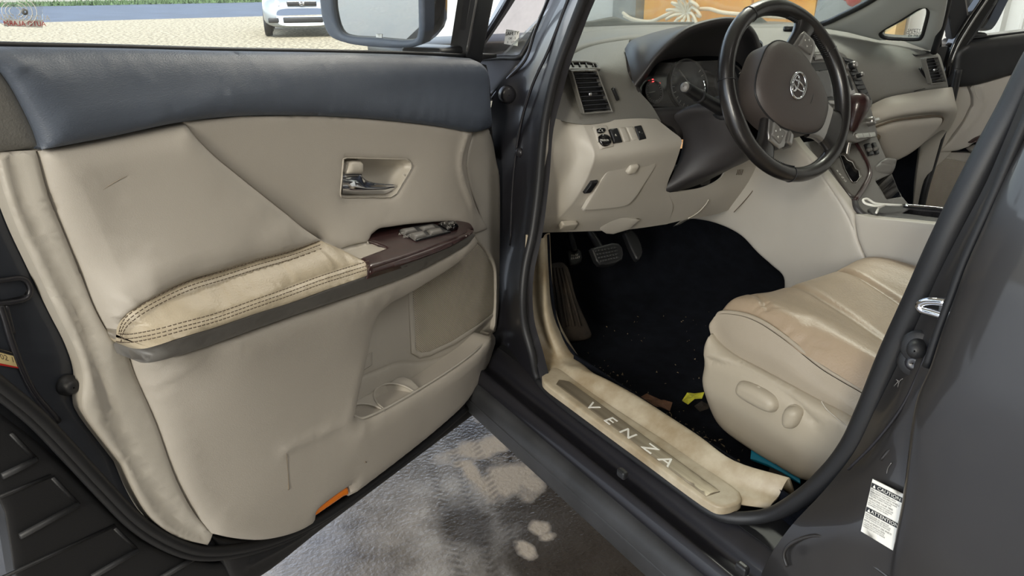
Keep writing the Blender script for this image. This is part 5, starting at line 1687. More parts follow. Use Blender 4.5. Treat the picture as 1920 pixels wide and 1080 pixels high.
# fuse lid with its latch, hood release, bottom tab
lf_ = frame3(gy(1147, 312, .862), gy(1229, 299, .860), gy(1095, 394, .897))
lid = panel('fuse_lid', lf_, J(W([(1146, 312), (1190, 304), (1230, 299)], .002), W([(1230, 299), (1229, 310), (1208, 345), (1190, 372), (1178, 384)], .002), W([(1178, 384), (1165, 388), (1093, 395)], .002), W([(1093, 395), (1120, 350), (1140, 318), (1146, 312)], .002)), M['cream'], dash, h=.0012, r=.003, back=.008, step=.012)
panel('latch', lf_, J(W([(1182, 310), (1196, 308), (1197, 312)], .006), W([(1197, 312), (1188, 324), (1176, 326), (1174, 322)], .006), W([(1174, 322), (1182, 310)], .006)), M['cream_lt'], lid, h=.006, r=.006, back=.006, step=.005)
hr_ = frame3(gy(1100, 345, .872), gy(1123, 340, .872), gy(1095, 362, .884))
panel('hood_release', hr_, W([(1095, 363), (1110, 342), (1122, 340), (1107, 362)], .004), M['black'], dash, h=.002, r=.003, back=.006, step=.006)
tf_ = frame3(gy(1050, 428, .93), gy(1085, 420, .93), gy(1052, 434, .942))
panel('tab', tf_, W([(1050, 430), (1056, 422), (1084, 419), (1076, 431)], .004), M['cream_lt'], dash, h=.002, r=.004, back=.01, step=.006)

# steering column shroud
WC = np.array((.6196, .7101, 1.0525))
WN = np.array((-.001, -.9182, .3962))
WN /= np.linalg.norm(WN)
ring0 = [(1264, 216), (1276, 240), (1281, 256), (1276, 290), (1262, 325), (1249, 358), (1300, 350), (1352, 326), (1400, 300), (1450, 270), (1460, 200), (1400, 168), (1320, 190)]
ring1 = [(1290, 205), (1300, 226), (1304, 250), (1302, 280), (1294, 310), (1290, 338), (1330, 332), (1366, 315), (1404, 296), (1450, 270), (1458, 205), (1400, 172), (1330, 186)]
ring2 = [(1345, 200), (1346, 220), (1350, 245), (1354, 268), (1358, 290), (1368, 308), (1390, 306), (1408, 298), (1424, 286), (1455, 262), (1462, 210), (1415, 178), (1368, 184)]
ring3 = [(1395, 200), (1396, 215), (1400, 236), (1404, 250), (1410, 262), (1418, 272), (1430, 272), (1440, 268), (1450, 262), (1468, 246), (1472, 210), (1445, 188), (1415, 188)]
G = [[gy(a, b, y) for a, b in r] for r, y in ((ring0, .90), (ring1, .865), (ring2, .80), (ring3, .755))]
G = [cr(g, 4, True) for g in G]
G = np.array([cr(c, 5) for c in np.array(G).transpose(1, 0, 2)]).transpose(1, 0, 2)
grid_mesh('column_shroud', G, M['dashdk'], dash, closed_u=True)
panel('column_cavity', YF(.935), W([(1242, 362), (1256, 320), (1362, 310), (1350, 338), (1324, 353), (1284, 361)], 0), M['black'], dash, back=.05)
panel('cavity_bracket', YF(.93), W([(1318, 338), (1336, 330), (1330, 345), (1316, 348)], .0), M['greyp'], dash, back=.01)
# light stalk on the column
sk_ = thing('light_stalk', 'black light stalk left of the steering wheel', 'stalk', gy(1350, 205, .80))
tube('arm', [gy(1365, 212, .80), gy(1345, 200, .79), gy(1320, 186, .775), gy(1300, 173, .765), gy(1284, 163, .757)], [.016, .0145, .0125, .0125, .0115], M['black'], sk_, 14)
c = gy(1283.5, 163, .757)
ax_ = c - gy(1300, 173, .765)
lathe('knob_cap', [(.001, .004), (.007, .003), (.0098, 0), (.0112, -.006)], c, ax_, M['greyp'], sk_, 18)
tube('collar', [gy(1352, 205, .795), gy(1372, 216, .805)], .021, M['rubber'], sk_, 16, smooth_n=0)
tube('grip_ring', [gy(1313, 181, .771), gy(1309, 179, .769)], .0142, M['rubber'], sk_, 14, smooth_n=0)

# right side: dash face sweeping to the passenger end
dr = [[gy(*q) for q in ((1290, 46, 1.5), (1400, 47, 1.45), (1530, 45, 1.36), (1590, 59, 1.24), (1648, 74, 1.14), (1698, 78, 1.08), (1728, 89, 1.03), (1757, 99, .985))],
      [gy(*q) for q in ((1420, 72, 1.15), (1490, 76, 1.13), (1545, 79, 1.10), (1600, 86, 1.05), (1655, 95, 1.0), (1700, 100, .965), (1735, 104, .945), (1764, 108, .935))],
      [gy(*q) for q in ((1430, 105, 1.02), (1490, 104, 1.01), (1558, 106, .985), (1612, 118, .955), (1662, 126, .93), (1706, 129, .912), (1741, 131, .905), (1771, 132, .90))],
      [gy(*q) for q in ((1430, 190, .98), (1500, 190, .97), (1580, 190, .95), (1628, 192, .93), (1660, 182, .915), (1714, 171, .90), (1740, 167, .895), (1778, 162, .89))],
      [gy(*q) for q in ((1430, 200, 1.0), (1500, 200, 1.0), (1580, 200, .98), (1630, 200, .96), (1662, 190, .94), (1716, 178, .93), (1742, 175, .92), (1780, 170, .92))]]
loft('passenger_dash', dr, M['dash'], dash, 5, 5, .005)
vent(((1735, 111), (1758, 108), (1773, 153), (1747, 156)), 8, .882, M['dash'], (1748, 131))
tube('vent_wheel', [gy(1725, 128, .905), gy(1730, 137, .902), gy(1735, 145, .90)], .004, M['black'], dash, 8)
d2 = frame3(gy(1705, 98, .99), gy(1745, 98, .97), gy(1730, 103, .95))
panel('defroster_slot', d2, J(W([(1706, 97), (1722, 94), (1738, 95), (1746, 98), (1728, 102), (1714, 102), (1706, 97)], .004), n=3), M['black'], dash, h=-.002, r=.004, back=.004)
tube('airbag_seam', [gy(1714, 171, .895), gy(1734, 166, .89)], .0012, M['black'], dash, 6, smooth_n=0)
# cream band and glove box
cb = [[gy(*q) for q in ((1612, 204, .955), (1626, 200, .93), (1660, 184, .91), (1715, 173, .895), (1745, 168, .89), (1778, 164, .885), (1786, 164, .96))],
      [gy(*q) for q in ((1614, 212, .94), (1629, 213, .91), (1664, 200, .885), (1718, 190, .865), (1748, 187, .86), (1783, 186, .86), (1791, 188, .96))],
      [gy(*q) for q in ((1620, 228, .94), (1632, 231, .905), (1668, 218, .875), (1722, 208, .855), (1752, 205, .85), (1786, 205, .85), (1795, 208, .96))],
      [gy(*q) for q in ((1624, 238, .95), (1636, 240, .92), (1672, 227, .90), (1728, 219, .885), (1757, 218, .88), (1775, 225, .88), (1788, 228, .96))],
      [gy(*q) for q in ((1636, 280, .96), (1648, 283, .94), (1680, 283, .93), (1716, 276, .925), (1740, 262, .92), (1762, 246, .92), (1776, 246, .97))]]
loft('dash_band', cb, M['cream'], dash, 5, 4, .004)
gbf = frame3(gy(1640, 243, .90), gy(1764, 222, .87), gy(1680, 299, .93))
panel('glovebox_lid', gbf, J(W([(1637, 242), (1673, 229), (1728, 221), (1757, 219)], .004), W([(1757, 219), (1765, 221), (1764, 228), (1752, 244), (1738, 258)], .004), W([(1738, 258), (1718, 276), (1698, 290), (1678, 300)], .004), W([(1678, 300), (1660, 298), (1648, 272), (1637, 242)], .004)), M['cream_soft'], dash, h=.012, r=.02, back=.03, step=.018)
tube('glovebox_seam', [gy(*q) for q in ((1634, 241, .885), (1672, 227.5, .872), (1728, 219.5, .862), (1757, 217.5, .862), (1768, 221, .865), (1764, 232, .875), (1750, 248, .89))], .003, M['thread'], dash, 6)
lathe('lid_latch', [(.001, .004), (.006, .004), (.008, 0)], gy(1646, 257, .88), (-.3, -1, .3), M['thread'], dash, 12)

# centre stack: radio, vent, knobs
csf = frame3(gy(1525, 100, .905), gy(1585, 107, .905), gy(1540, 205, .845))
stack = panel('centre_stack', csf, J(W([(1490, 96), (1566, 95)], 0), W([(1566, 95), (1578, 100), (1586, 108), (1602, 132), (1634, 190)], 0), W([(1634, 190), (1630, 205), (1600, 225), (1490, 232)], 0), W([(1490, 232), (1490, 96)], 0)), M['greyp'], dash, h=.008, r=.012, back=.06, step=.015)
for nm, q, mm, hh in (('radio_screen', ((1522, 132), (1556, 130), (1563, 181), (1532, 187)), M['blackgl'], .002), ('radio_face', ((1519, 118), (1562, 116), (1568, 188), (1530, 194)), M['black'], .0015),
                      ('button_bar', ((1537, 190), (1563, 187), (1566, 197), (1540, 201)), M['satin'], .003), ('button_bar', ((1524, 100), (1545, 99), (1549, 111), (1528, 113)), M['satin'], .003),
                      ('silver_plate', ((1571, 118), (1590, 140), (1606, 180), (1588, 181), (1575, 150)), M['satin'], .002), ('disc_slot', ((1588, 142), (1592, 141), (1601, 168), (1597, 170)), M['black'], .0025)):
    panel(nm, csf, W(q, .009 + (.003 if nm in ('radio_screen', 'disc_slot') else .001)), mm, stack, h=hh, r=.003, back=.01, step=.012)
for px, py, r in ((1593, 125, .0092), (1606, 143, .0055)):
    c = csf.p(*csf.at(px, py, .012), .012)
    lathe('radio_knob', [(.001, .020), (r * .6, .020), (r * .86, .019), (r, .016), (r * 1.05, .002), (r * 1.15, 0), (r * 1.15, -.01)], c, csf.n, M['satin'], stack, 22)
    lathe('knob_grip', [(r * 1.02, .015), (r * 1.12, .013), (r * 1.12, .003), (r * 1.02, .002)], c, csf.n, M['black'], stack, 22)
vp = ((1583, 109), (1597, 114), (1632, 186), (1620, 190))
vq = [csf.p(*csf.at(a, b, .011), .011) for a, b in vp]
panel('vent_recess', csf, W([(1581, 107), (1599, 112), (1634, 187), (1620, 193)], .0095), M['black'], stack, back=.003)
for k in range(9):
    t = (k + .5) / 9
    a, b = vq[0] + (vq[3] - vq[0]) * t, vq[1] + (vq[2] - vq[1]) * t
    tube('slat', [a, b], .0016, M['rubber'], stack, 6, smooth_n=0)
# climate panel below: dial, button row
cl_f = frame3(gx(1600, 235, .96), gx(1640, 232, 1.07), gx(1606, 262, .96))
cpan = panel('climate_panel', cl_f, W([(1560, 215), (1600, 200), (1631, 200), (1645, 255), (1606, 268), (1570, 262)], 0), M['greyp'], dash, h=.004, r=.008, back=.05)
panel('button_row', cl_f, W([(1604, 250), (1640, 247), (1642, 257), (1607, 261)], .006), M['satin'], cpan, h=.003, r=.004, back=.006, step=.006)
for k in range(3):
    panel('button', cl_f, W([(1606 + k * 12, 251.2 - k), (1616 + k * 12, 250.2 - k), (1618 + k * 12, 258 - k), (1609 + k * 12, 259 - k)], .0085), M['pillar'], cpan, h=.002, r=.002, back=.003, step=.006)
for px, py, r in ((1628, 229, .011),):
    c = cl_f.p(*cl_f.at(px, py, .004), .004)
    lathe('climate_dial', [(.001, .018), (r * .6, .018), (r * .9, .016), (r, .012), (r * 1.05, 0)], c, cl_f.n, M['satin'], cpan, 24)
    lathe('dial_grip', [(r * .25, .028), (r * .3, .026), (r * .35, .017), (r * .1, .017)], c, cl_f.n, M['pillar'], cpan, 16)

# ================================================================== STEERING WHEEL
swl = thing('steering_wheel', 'black leather steering wheel turned to the left, with a chrome emblem', 'steering wheel', WC)
phi = math.radians(51)
A0, B0 = np.array((1.0, 0, 0)), np.cross(WN, (1.0, 0, 0))
A0 = A0 - WN * (A0 @ WN); A0 /= np.linalg.norm(A0)
B0 = np.cross(WN, A0)
RX = math.cos(phi) * A0 + math.sin(phi) * B0          # the wheel's own three o'clock
RY = -math.sin(phi) * A0 + math.cos(phi) * B0         # its twelve o'clock
wp = lambda x, y, z=0.0: WC + RX * x + RY * y + WN * z
R0 = .1785
circ = [wp(R0 * math.cos(t), R0 * math.sin(t)) for t in np.linspace(0, 2 * math.pi, 96, endpoint=False)]
thv = np.linspace(0, 360, 96, endpoint=False)
rr = .0158 + .0022 * np.exp(-((np.minimum(abs(thv - 35), 360) / 12.0) ** 2)) + .0022 * np.exp(-((thv - 145) / 12.0) ** 2)
V, F = tube_mesh(circ, rr, 16, True, 1.12, WN)
rim = mesh_obj('rim', V, F, M['wheel'], swl)
for deg in (62, 118, 205, 335):
    t = math.radians(deg)
    d = RX * math.cos(t) + RY * math.sin(t)
    loop = [WC + d * (R0 + .0163 * math.cos(a)) + WN * .0182 * math.sin(a) for a in np.linspace(0, 2 * math.pi, 16, endpoint=False)]
    tube('rim_joint', loop, .0009, M['rubber'], rim, 5, closed=True, smooth_n=2)
# lacing along the inner edge of the grip
for lo_, hi_ in ((-28, 22), (158, 208)):
    parts = []
    for deg in np.arange(lo_, hi_, 1.7):
        t, t2 = math.radians(deg), math.radians(deg + 1.0)
        d, d2 = RX * math.cos(t) + RY * math.sin(t), RX * math.cos(t2) + RY * math.sin(t2)
        parts.append(tube_mesh([WC + d * (R0 - .0163) + WN * .006, WC + d2 * (R0 - .0175) - WN * .000, WC + d * (R0 - .0163) - WN * .006], .0012, 5))
    V, F = merge(parts)
    o = mesh_obj('lacing', V, F, M['rubber'], rim)
    o['kind'] = 'stuff'
# spokes: 3, 9 and 6 o'clock
def spoke(pts, wid, z, m, name='spoke', th=.012):
    p = cr(np.array([(*q, a, b) for q, a, b in zip(pts, wid, z)]), 6)
    G = []
    for i in range(len(p)):
        t = p[min(i + 1, len(p) - 1), :2] - p[max(i - 1, 0), :2]
        t /= np.linalg.norm(t)
        nrm = np.array((-t[1], t[0]))
        ring = []
        for a in np.linspace(0, 2 * math.pi, 16, endpoint=False):
            q = p[i, :2] + nrm * p[i, 2] * math.copysign(abs(math.cos(a)) ** .6, math.cos(a))
            ring.append(wp(q[0], q[1], p[i, 3] + th * math.copysign(abs(math.sin(a)) ** .7, math.sin(a))))
        G.append(ring)
    return grid_mesh(name, np.array(G), m, swl, closed_u=True)


spr = spoke([(.055, .012), (.10, .014), (.14, .012), (.172, .010)], [.034, .026, .022, .030], [-.004, -.002, -.001, 0], M['wheel'])
spl = spoke([(-.055, .012), (-.10, .014), (-.14, .012), (-.172, .010)], [.034, .026, .022, .030], [-.004, -.002, -.001, 0], M['wheel'])
spb = spoke([(0, -.06), (0, -.10), (0, -.138), (0, -.174)], [.060, .048, .046, .064], [-.010, -.006, -.003, 0], M['wheel'])
swf = Frame(WC, RX, RY)
silv = spoke([(0, -.09), (0, -.112), (0, -.130)], [.060, .050, .048], [-.002, -.001, -.001], M['satin'], 'spoke_trim', .0122)
for s in (1, -1):
    q = [(s * .078, .036, .008), (s * .126, .026, .012), (s * .140, .018, .012), (s * .140, -.016, .012), (s * .128, -.026, .012), (s * .080, -.030, .008)]
    o = panel('spoke_plate', swf, q, M['satin'], swl, h=.003, r=.006, back=.014, step=.007, uv=True)
    pb = panel('button_pad', swf, [(s * .098, .022, .0152), (s * .128, .018, .016), (s * .131, -.010, .016), (s * .101, -.016, .0152)], M['greyp'], o, h=.003, r=.003, back=.006, step=.005, uv=True)
    for V, F in ([text_data(ch, wp(s * x, y, .0192), RX, RY, .009, .0002) for ch, x, y in (('+', .116, .013), ('-', .116, -.006), ('<', .107, .003), ('>', .124, .003))]):
        mesh_obj('print', V, F, M['white'], o, False)
panel('mode_button', swf, [(-.086, -.024, .012), (-.118, -.026, .016), (-.118, -.044, .012), (-.088, -.042, .010)], M['satin'], swl, h=.005, r=.006, back=.02, step=.006, uv=True)
# airbag cover: a domed shield with flat shoulders
cov = [(-.090, .060), (-.072, .088), (-.04, .100), (0, .102), (.04, .098), (.068, .080), (.084, .050), (.090, .010), (.080, -.032), (.058, -.080), (.032, -.106), (0, -.112), (-.032, -.106), (-.060, -.080), (-.084, -.034), (-.096, .012)]
cv = cr([(a, b, .012) for a, b in cov], 4, True)
air = panel('airbag_cover', swf, cv, M['hub'], swl, h=.016, r=.045, back=.05, step=.009, uv=True)
tube('cover_edge', [wp(a, b, .0125) for a, b, _ in cv], .0018, M['rubber'], swl, 6, closed=True, smooth_n=0)
# chrome emblem: three interlocking ovals
def oval(cx, cy, rx, ry, r=.0021, z=.0305):
    pts = [wp(cx + rx * math.cos(t), cy + ry * math.sin(t), z) for t in np.linspace(0, 2 * math.pi, 40, endpoint=False)]
    return tube_mesh(pts, r, 8, True)


V, F = merge([oval(0, .004, .030, .021, .0026), oval(0, .0125, .0195, .0075), oval(0, .0035, .0085, .0185)])
em_ = mesh_obj('emblem', V, F, M['chrome'], air)
V, F = lathe_data([(.001, .0285), (.029, .0285), (.030, .026)], wp(0, .004, 0), WN, 30)
tube('mark', [wp(-.012, -.045, .0285), wp(.012, -.045, .0285)], .0006, M['rubber'], air, 5, smooth_n=0)

# ================================================================== DRIVER SEAT
seat = thing('driver_seat', 'tan leather driver seat with creased bolster and plastic side shield', 'car seat', (.56, .25, .42))


def seat_z(x, y):
    """height of the cushion top"""
    u = (x - .56) / .245
    z = .700 + .012 * math.exp(-((abs(u) - .78) / .22) ** 2)
    z -= .014 * math.exp(-(u / .55) ** 2) * np.clip((.50 - y) / .2, 0, 1)
    z -= .05 * np.clip((.36 - y) / .5, 0, 1)
    return z


rows = []
ys = [-.12, 0, .1, .2, .3, .38, .45, .50, .535, .56, .572, .574, .566]
drop = [0, 0, 0, 0, 0, 0, .000, .002, .008, .020, .040, .062, .09]
for x in (.312, .325, .345, .375, .41, .45, .50, .56, .62, .67, .71, .745, .775, .795, .808):
    edge_ = max(0, (.345 - x) / .033) if x < .345 else max(0, (x - .775) / .033)
    rows.append([(x, y, seat_z(x, min(y, .5)) - d - .034 * edge_ ** 1.7) for y, d in zip(ys, drop)])
S = np.array(rows)


def crease(G):
    G = G.copy()
    X_, Y_ = G[..., 0], G[..., 1]
    def groove(a, b, w, d):
        a, b = np.array(a[:2]), np.array(b[:2])
        ab = b - a
        t = np.clip(((X_ - a[0]) * ab[0] + (Y_ - a[1]) * ab[1]) / (ab @ ab), 0, 1)
        dist = np.hypot(X_ - a[0] - ab[0] * t, Y_ - a[1] - ab[1] * t)
        G[..., 2] -= d * np.exp(-(dist / w) ** 2)
    groove(gz(1484, 522, .70), gz(1668, 640, .69), .010, .007)
    groove(gz(1578, 496, .70), gz(1702, 575, .69), .008, .010)
    groove(gz(1510, 612, .70), gz(1640, 700, .69), .018, .005)
    groove(gz(1410, 548, .70), gz(1440, 585, .70), .006, .004)
    for k in range(70):
        t = rng.uniform(0, 1)
        c = gz(1385 + 245 * t + rng.normal() * 8, 572 + 145 * t + rng.normal() * 10, .70)
        a = rng.uniform(-.9, .9) - 1.0
        l = rng.uniform(.012, .04)
        groove(c, c + np.array((math.cos(a) * l * .7, math.sin(a) * l, 0)), rng.uniform(.0032, .005), rng.uniform(.0010, .0024))
    return G


loft('cushion', list(S), M['seat'], seat, 14, 13, .0, bump=crease)
cush = [o for o in seat.children][0]
# side leather below the piped seam
top = [gx(a, b, .311) for a, b in ((1338, 596), (1346, 590), (1386, 592), (1421, 605), (1472, 639), (1536, 690), (1578, 716), (1621, 741), (1690, 790))]
bot = [gx(a, b, .302) for a, b in ((1333, 630), (1344, 644), (1378, 670), (1421, 693), (1484, 727), (1536, 755), (1575, 774), (1605, 792), (1680, 840))]
front_t = [(.56, .572, .635), (.43, .574, .640), (.345, .572, .648)]
front_b = [(.56, .560, .58), (.43, .562, .58), (.34, .562, .60)]
T_, B_ = [np.array(q) for q in front_t] + top, [np.array(q) for q in front_b] + bot
mid = [t * .55 + b * .45 + np.array((-.010 if i > 4 else -.003, .006 if i < 4 else 0, 0)) for i, (t, b) in enumerate(zip(T_, B_))]
loft('cushion_side', [T_, mid, B_], M['seat_side'], seat, 5, 6, .004)
topb = [t + np.array((.006 if i > 2 else 0, -.004 if i <= 3 else 0, .002)) for i, t in enumerate(T_)]
tube('piping', topb, .0042, M['seat_side'], seat, 8)
q = cr(topb, 8)
parts = []
L = np.concatenate([[0], np.cumsum(np.linalg.norm(np.diff(q, axis=0), axis=1))])
for s in np.arange(0, L[-1] - .005, .0065):
    a = np.array([np.interp(s, L, q[:, k]) for k in range(3)]) + np.array((-.006, .002, -.007))
    b = np.array([np.interp(s + .0045, L, q[:, k]) for k in range(3)]) + np.array((-.006, .002, -.007))
    parts.append(tube_mesh([a, b], .0008, 5))
V, F = merge(parts)
o = mesh_obj('stitching', V, F, M['thread'], seat)
o['kind'] = 'stuff'
# backrest and head restraint, behind the door pillar from here
bk = []
for z, y, hw, d in ((.62, .02, .22, .07), (.75, -.02, .235, .075), (.95, -.08, .24, .075), (1.15, -.14, .225, .065), (1.28, -.18, .19, .05)):
    bk.append([(.56 + hw * math.copysign(abs(math.cos(t)) ** .6, math.cos(t)), y + d * math.copysign(abs(math.sin(t)) ** .7, math.sin(t)), z) for t in np.linspace(0, 2 * math.pi, 24, endpoint=False)])
grid_mesh('backrest', np.array(bk), M['seat'], seat, closed_u=True)
hd = []
for z, hw, d in ((1.31, .06, .03), (1.34, .12, .05), (1.42, .13, .055), (1.49, .11, .045), (1.52, .05, .02)):
    hd.append([(.56 + hw * math.copysign(abs(math.cos(t)) ** .6, math.cos(t)), -.20 + d * math.sin(t), z) for t in np.linspace(0, 2 * math.pi, 20, endpoint=False)])
grid_mesh('headrest', np.array(hd), M['seat'], seat, closed_u=True)
# plastic side shield
xf = XF(.296)
sh_t = [(1333, 626), (1344, 641), (1378, 667), (1421, 690), (1484, 724), (1536, 752), (1575, 771), (1625, 800), (1700, 850)]
sh_b = [(1690, 980), (1600, 930), (1540, 905), (1506, 897), (1467, 876), (1408, 840), (1352, 797), (1331, 758), (1321, 711), (1325, 681), (1325, 645), (1333, 626)]
shield = panel('side_shield', xf, J(W(sh_t, .0), W([(1700, 850), (1690, 980)], 0), W(sh_b, 0)), M['shield'], seat, h=.018, r=.022, back=.40, step=.014,
               feats=[([(1345, 672, 0), (1400, 690, 0), (1450, 716, 0), (1500, 750, 0), (1545, 795, 0)], .008, -.006), ([(1335, 662, 0), (1400, 678, 0), (1460, 710, 0), (1520, 745, 0), (1600, 790, 0)], .010, .004),
                      ([(1330, 760, 0), (1400, 800, 0), (1480, 850, 0)], .03, -.006)])
if 0: shl = panel('shield_front', frame3((.30, .565, .45), (.56, .575, .45), (.30, .575, .6)), [(0, .0, .0), (.25, .0, .0), (.25, .14, .01), (0, .17, .01)], M['cream'], seat, h=.006, r=.02, back=.03, uv=True)
# power switches
for nm, ol in (('seat_switch', [(1383, 727), (1388, 716), (1397, 714), (1445, 737), (1458, 752), (1459, 765), (1452, 772), (1442, 771), (1395, 746), (1386, 737), (1383, 727)]),
               ('recline_switch', [(1470, 790), (1472, 772), (1478, 763), (1490, 761), (1501, 769), (1503, 780), (1496, 797), (1486, 803), (1476, 800), (1470, 790)])):
    panel('switch_well', xf, J(W([(a + (a - 1425 if nm[0] == 's' else a - 1487) * .05, b + (b - 743 if nm[0] == 's' else b - 782) * .10) for a, b in ol], .0165), n=4), M['shield'], shield, h=.002, r=.004, back=.004, step=.006)
    panel(nm, xf, J(W(ol, .019), n=4), M['shield'], shield, h=.016, r=.013, back=.012, step=.005)
tube('seam_line', [gx(*q_, .279) for q_ in ((1540, 752), (1548, 765), (1570, 785), (1592, 803))], .0008, M['cream_lt'], shield, 5)
box('base', (.56, .15, .47), (.40, .5, .09), M['black'], seat, .02)

# ================================================================== CENTRE CONSOLE
con = thing('centre_console', 'cream centre console with a gated shifter and dark tray', 'console', (.95, .5, .42))
xs_ = XF(.80)
edge_line = [(1455, 205), (1500, 273), (1530, 305), (1560, 342), (1585, 375), (1602, 400), (1620, 408)]
panel('side_panel', xs_, J(W([(1262, 425), (1290, 400), (1330, 330), (1400, 200)], 0), W([(1400, 200), (1455, 205)], 0), W(edge_line[:-1], 0), W([(1602, 400), (1607, 443), (1616, 468), (1630, 500)], 0), W([(1630, 500), (1640, 620), (1520, 640), (1470, 560)], 0), W([(1470, 560), (1470, 519), (1449, 498), (1422, 474), (1390, 441), (1351, 421), (1316, 412), (1289, 411), (1262, 425)], 0)), M['cream'], con, h=.006, r=.012, back=.02, step=.02,
      feats=[([(1500, 273, 0), (1550, 340, 0), (1590, 403, 0), (1607, 443, 0)], .002, -.003)])
panel('side_panel', xs_, J(W([(1603, 401), (1640, 408), (1700, 414), (1790, 424), (1900, 440)], 0), W([(1900, 440), (1880, 660), (1640, 640), (1632, 500)], 0), W([(1632, 500), (1618, 468), (1609, 443), (1603, 401)], 0)), M['cream'], con, h=.006, r=.012, back=.02, step=.02)
# sloped top: metal-grey gate plate, wood strip, grey switch panel
tf = frame3(gx(1500, 273, .80), gx(1637, 257, 1.08), gx(1602, 398, .80))
panel('console_deck', tf, J(W([(1500, 273), (1560, 342), (1602, 398), (1636, 412)], -.004), W([(1636, 412), (1700, 400), (1716, 396)], -.006), W([(1716, 396), (1693, 372), (1660, 296), (1640, 250)], -.004), W([(1640, 250), (1500, 268)], -.004)), M['greyp'], con, h=.004, r=.008, back=.06, step=.02,
      holes=[W([(1641, 340), (1671, 326), (1690, 369), (1662, 374)], -.004), W([(1574, 289), (1584, 291), (1590, 299), (1599, 303), (1606, 316), (1612, 321), (1613, 333), (1606, 342), (1598, 343), (1591, 332), (1583, 317), (1578, 302)], -.004)])
gp_ = [(1556, 312), (1566, 296), (1580, 284), (1597, 264), (1607, 277), (1624, 308), (1628, 322), (1624, 336), (1603, 371), (1594, 367), (1576, 343)]
gh = [(1574, 290), (1583, 292), (1589, 300), (1598, 304), (1604, 316), (1610, 320), (1612, 332), (1606, 341), (1599, 342), (1592, 332), (1584, 317), (1579, 302)]
M['platedk'] = mat('gate_plate', rgb(84, 80, 76), .38, metal=.4)
gpl = panel('gate_plate', tf, J(W(gp_[:5], .002), W(gp_[4:9], .002), W(gp_[8:] + gp_[:1], .002)), M['platedk'], con, h=.003, r=.004, back=.008, step=.008, holes=[W(gh, .002)])
well('gate_well', tf, gh, .002, .022, M['black'], gpl)
tube('gate_rim', [tf.p(*tf.at(a, b, .006), .006) for a, b in gh], 0.0011, M['satin'], gpl, 8, closed=True, smooth_n=0)
text('print', 'P\nR\nN\nD', tf.p(*tf.at(1578, 330, .006), .006), tf.u, -tf.v if tf.v[1] < 0 else tf.v, .010, M['white'], gpl, 0)
tube('wood_strip', [tf.p(*tf.at(a, b, .004), .004) for a, b in ((1590, 252), (1606, 272), (1626, 305), (1631, 325), (1624, 345), (1602, 378))], .006, M['wood'], con, 8)
tube('wood_strip', [tf.p(*tf.at(a, b, .002), .002) for a, b in ((1602, 376), (1606, 390), (1618, 402), (1640, 408), (1700, 412), (1780, 420))], .008, M['dashdk'], con, 8)
for k, q in enumerate((((1621, 270), (1631, 268), (1639, 289), (1629, 291)), ((1635, 268), (1642, 267), (1649, 287), (1642, 289)))):
    hs = panel('heater_switch', tf, W(q, .004), M['black'], con, h=.002, r=.003, back=.006, step=.006)
    c = np.mean(np.array(q), 0)
    tube('thumb_wheel', [tf.p(*tf.at(c[0] - 3, c[1] + 2, .007), .007), tf.p(*tf.at(c[0] + 3, c[1] + 1, .007), .007)], .005, M['greyp'], hs, 10, smooth_n=0)
well('storage_slot', tf, [(1641, 340), (1671, 326), (1690, 369), (1662, 374)], -.004, .05, M['carpet'], con)
# flat tray behind the shifter
zt = ZF(.775)
tray = panel('tray', zt, J(W([(1612, 384), (1640, 407)], 0), W([(1640, 407), (1700, 412), (1780, 421), (1900, 436)], 0), W([(1900, 436), (1900, 405), (1790, 396), (1697, 386), (1612, 384)], 0)), M['dashdk'], con, h=.003, r=.006, back=.03,
             holes=[W([(1690, 401), (1705, 393), (1800, 402), (1790, 414)], 0)])
well('tray_well', zt, [(1690, 401), (1705, 393), (1800, 402), (1790, 414)], 0, .03, M['black'], tray)
tube('tray_trim', [gz(a, b, .782) for a, b in ((1694, 385), (1740, 389), (1787, 394), (1890, 404))], .004, M['chrome'], tray, 8)
panel('armrest_box', XF(1.06), W([(1700, 392), (1900, 405), (1900, 470), (1700, 470)], 0), M['cream'], con, back=.03)

# gear selector with a dark wood knob
gs = thing('gear_selector', 'glossy dark wood gear knob beside the steering wheel rim', 'gear lever', gx(1592, 315, .93))
kc = gx(1603, 214, .95)
kb_ = gx(1596, 262, .94)
ring = [(.002, .050), (.012, .049), (.022, .043), (.028, .031), (.029, .018), (.025, .002), (.019, -.018), (.014, -.034), (.009, -.042)]
V, F = lathe_data(ring, kc, kc - gx(1590, 268, .93), 28)
ob = mesh_obj('knob', V, F, M['wood'], gs)
tube('shaft', [kc - (kc - kb_) * .7, gx(1588, 285, .93), gx(1590, 318, .93) - np.array((0, 0, .02))], .0055, M['satin'], gs, 10)

# phone cradle standing at the front of the console
ph = thing('phone_cradle', 'grey phone cradle clipped in front of the console slot', 'phone holder', gx(1660, 328, 1.0))
pf = frame3(gx(1640, 314, 1.0), gx(1678, 300, 1.06), gx(1647, 329, 1.0))
panel('clamp', pf, J(W([(1634, 315), (1648, 304), (1659, 297), (1680, 299)], .0), W([(1680, 299), (1677, 314), (1671, 327)], .0), W([(1671, 327), (1648, 331), (1634, 330)], .0), W([(1634, 330), (1634, 315)], 0)), M['greyp'], ph, h=.016, r=.018, back=.03, step=.008,
      feats=[([(1650, 308, 0), (1664, 311, 0), (1676, 309, 0)], .004, -.004)])
panel('base', pf, W([(1626, 322), (1640, 318), (1652, 330), (1640, 338), (1628, 334)], -.02), M['rubber'], ph, h=.008, r=.01, back=.03)

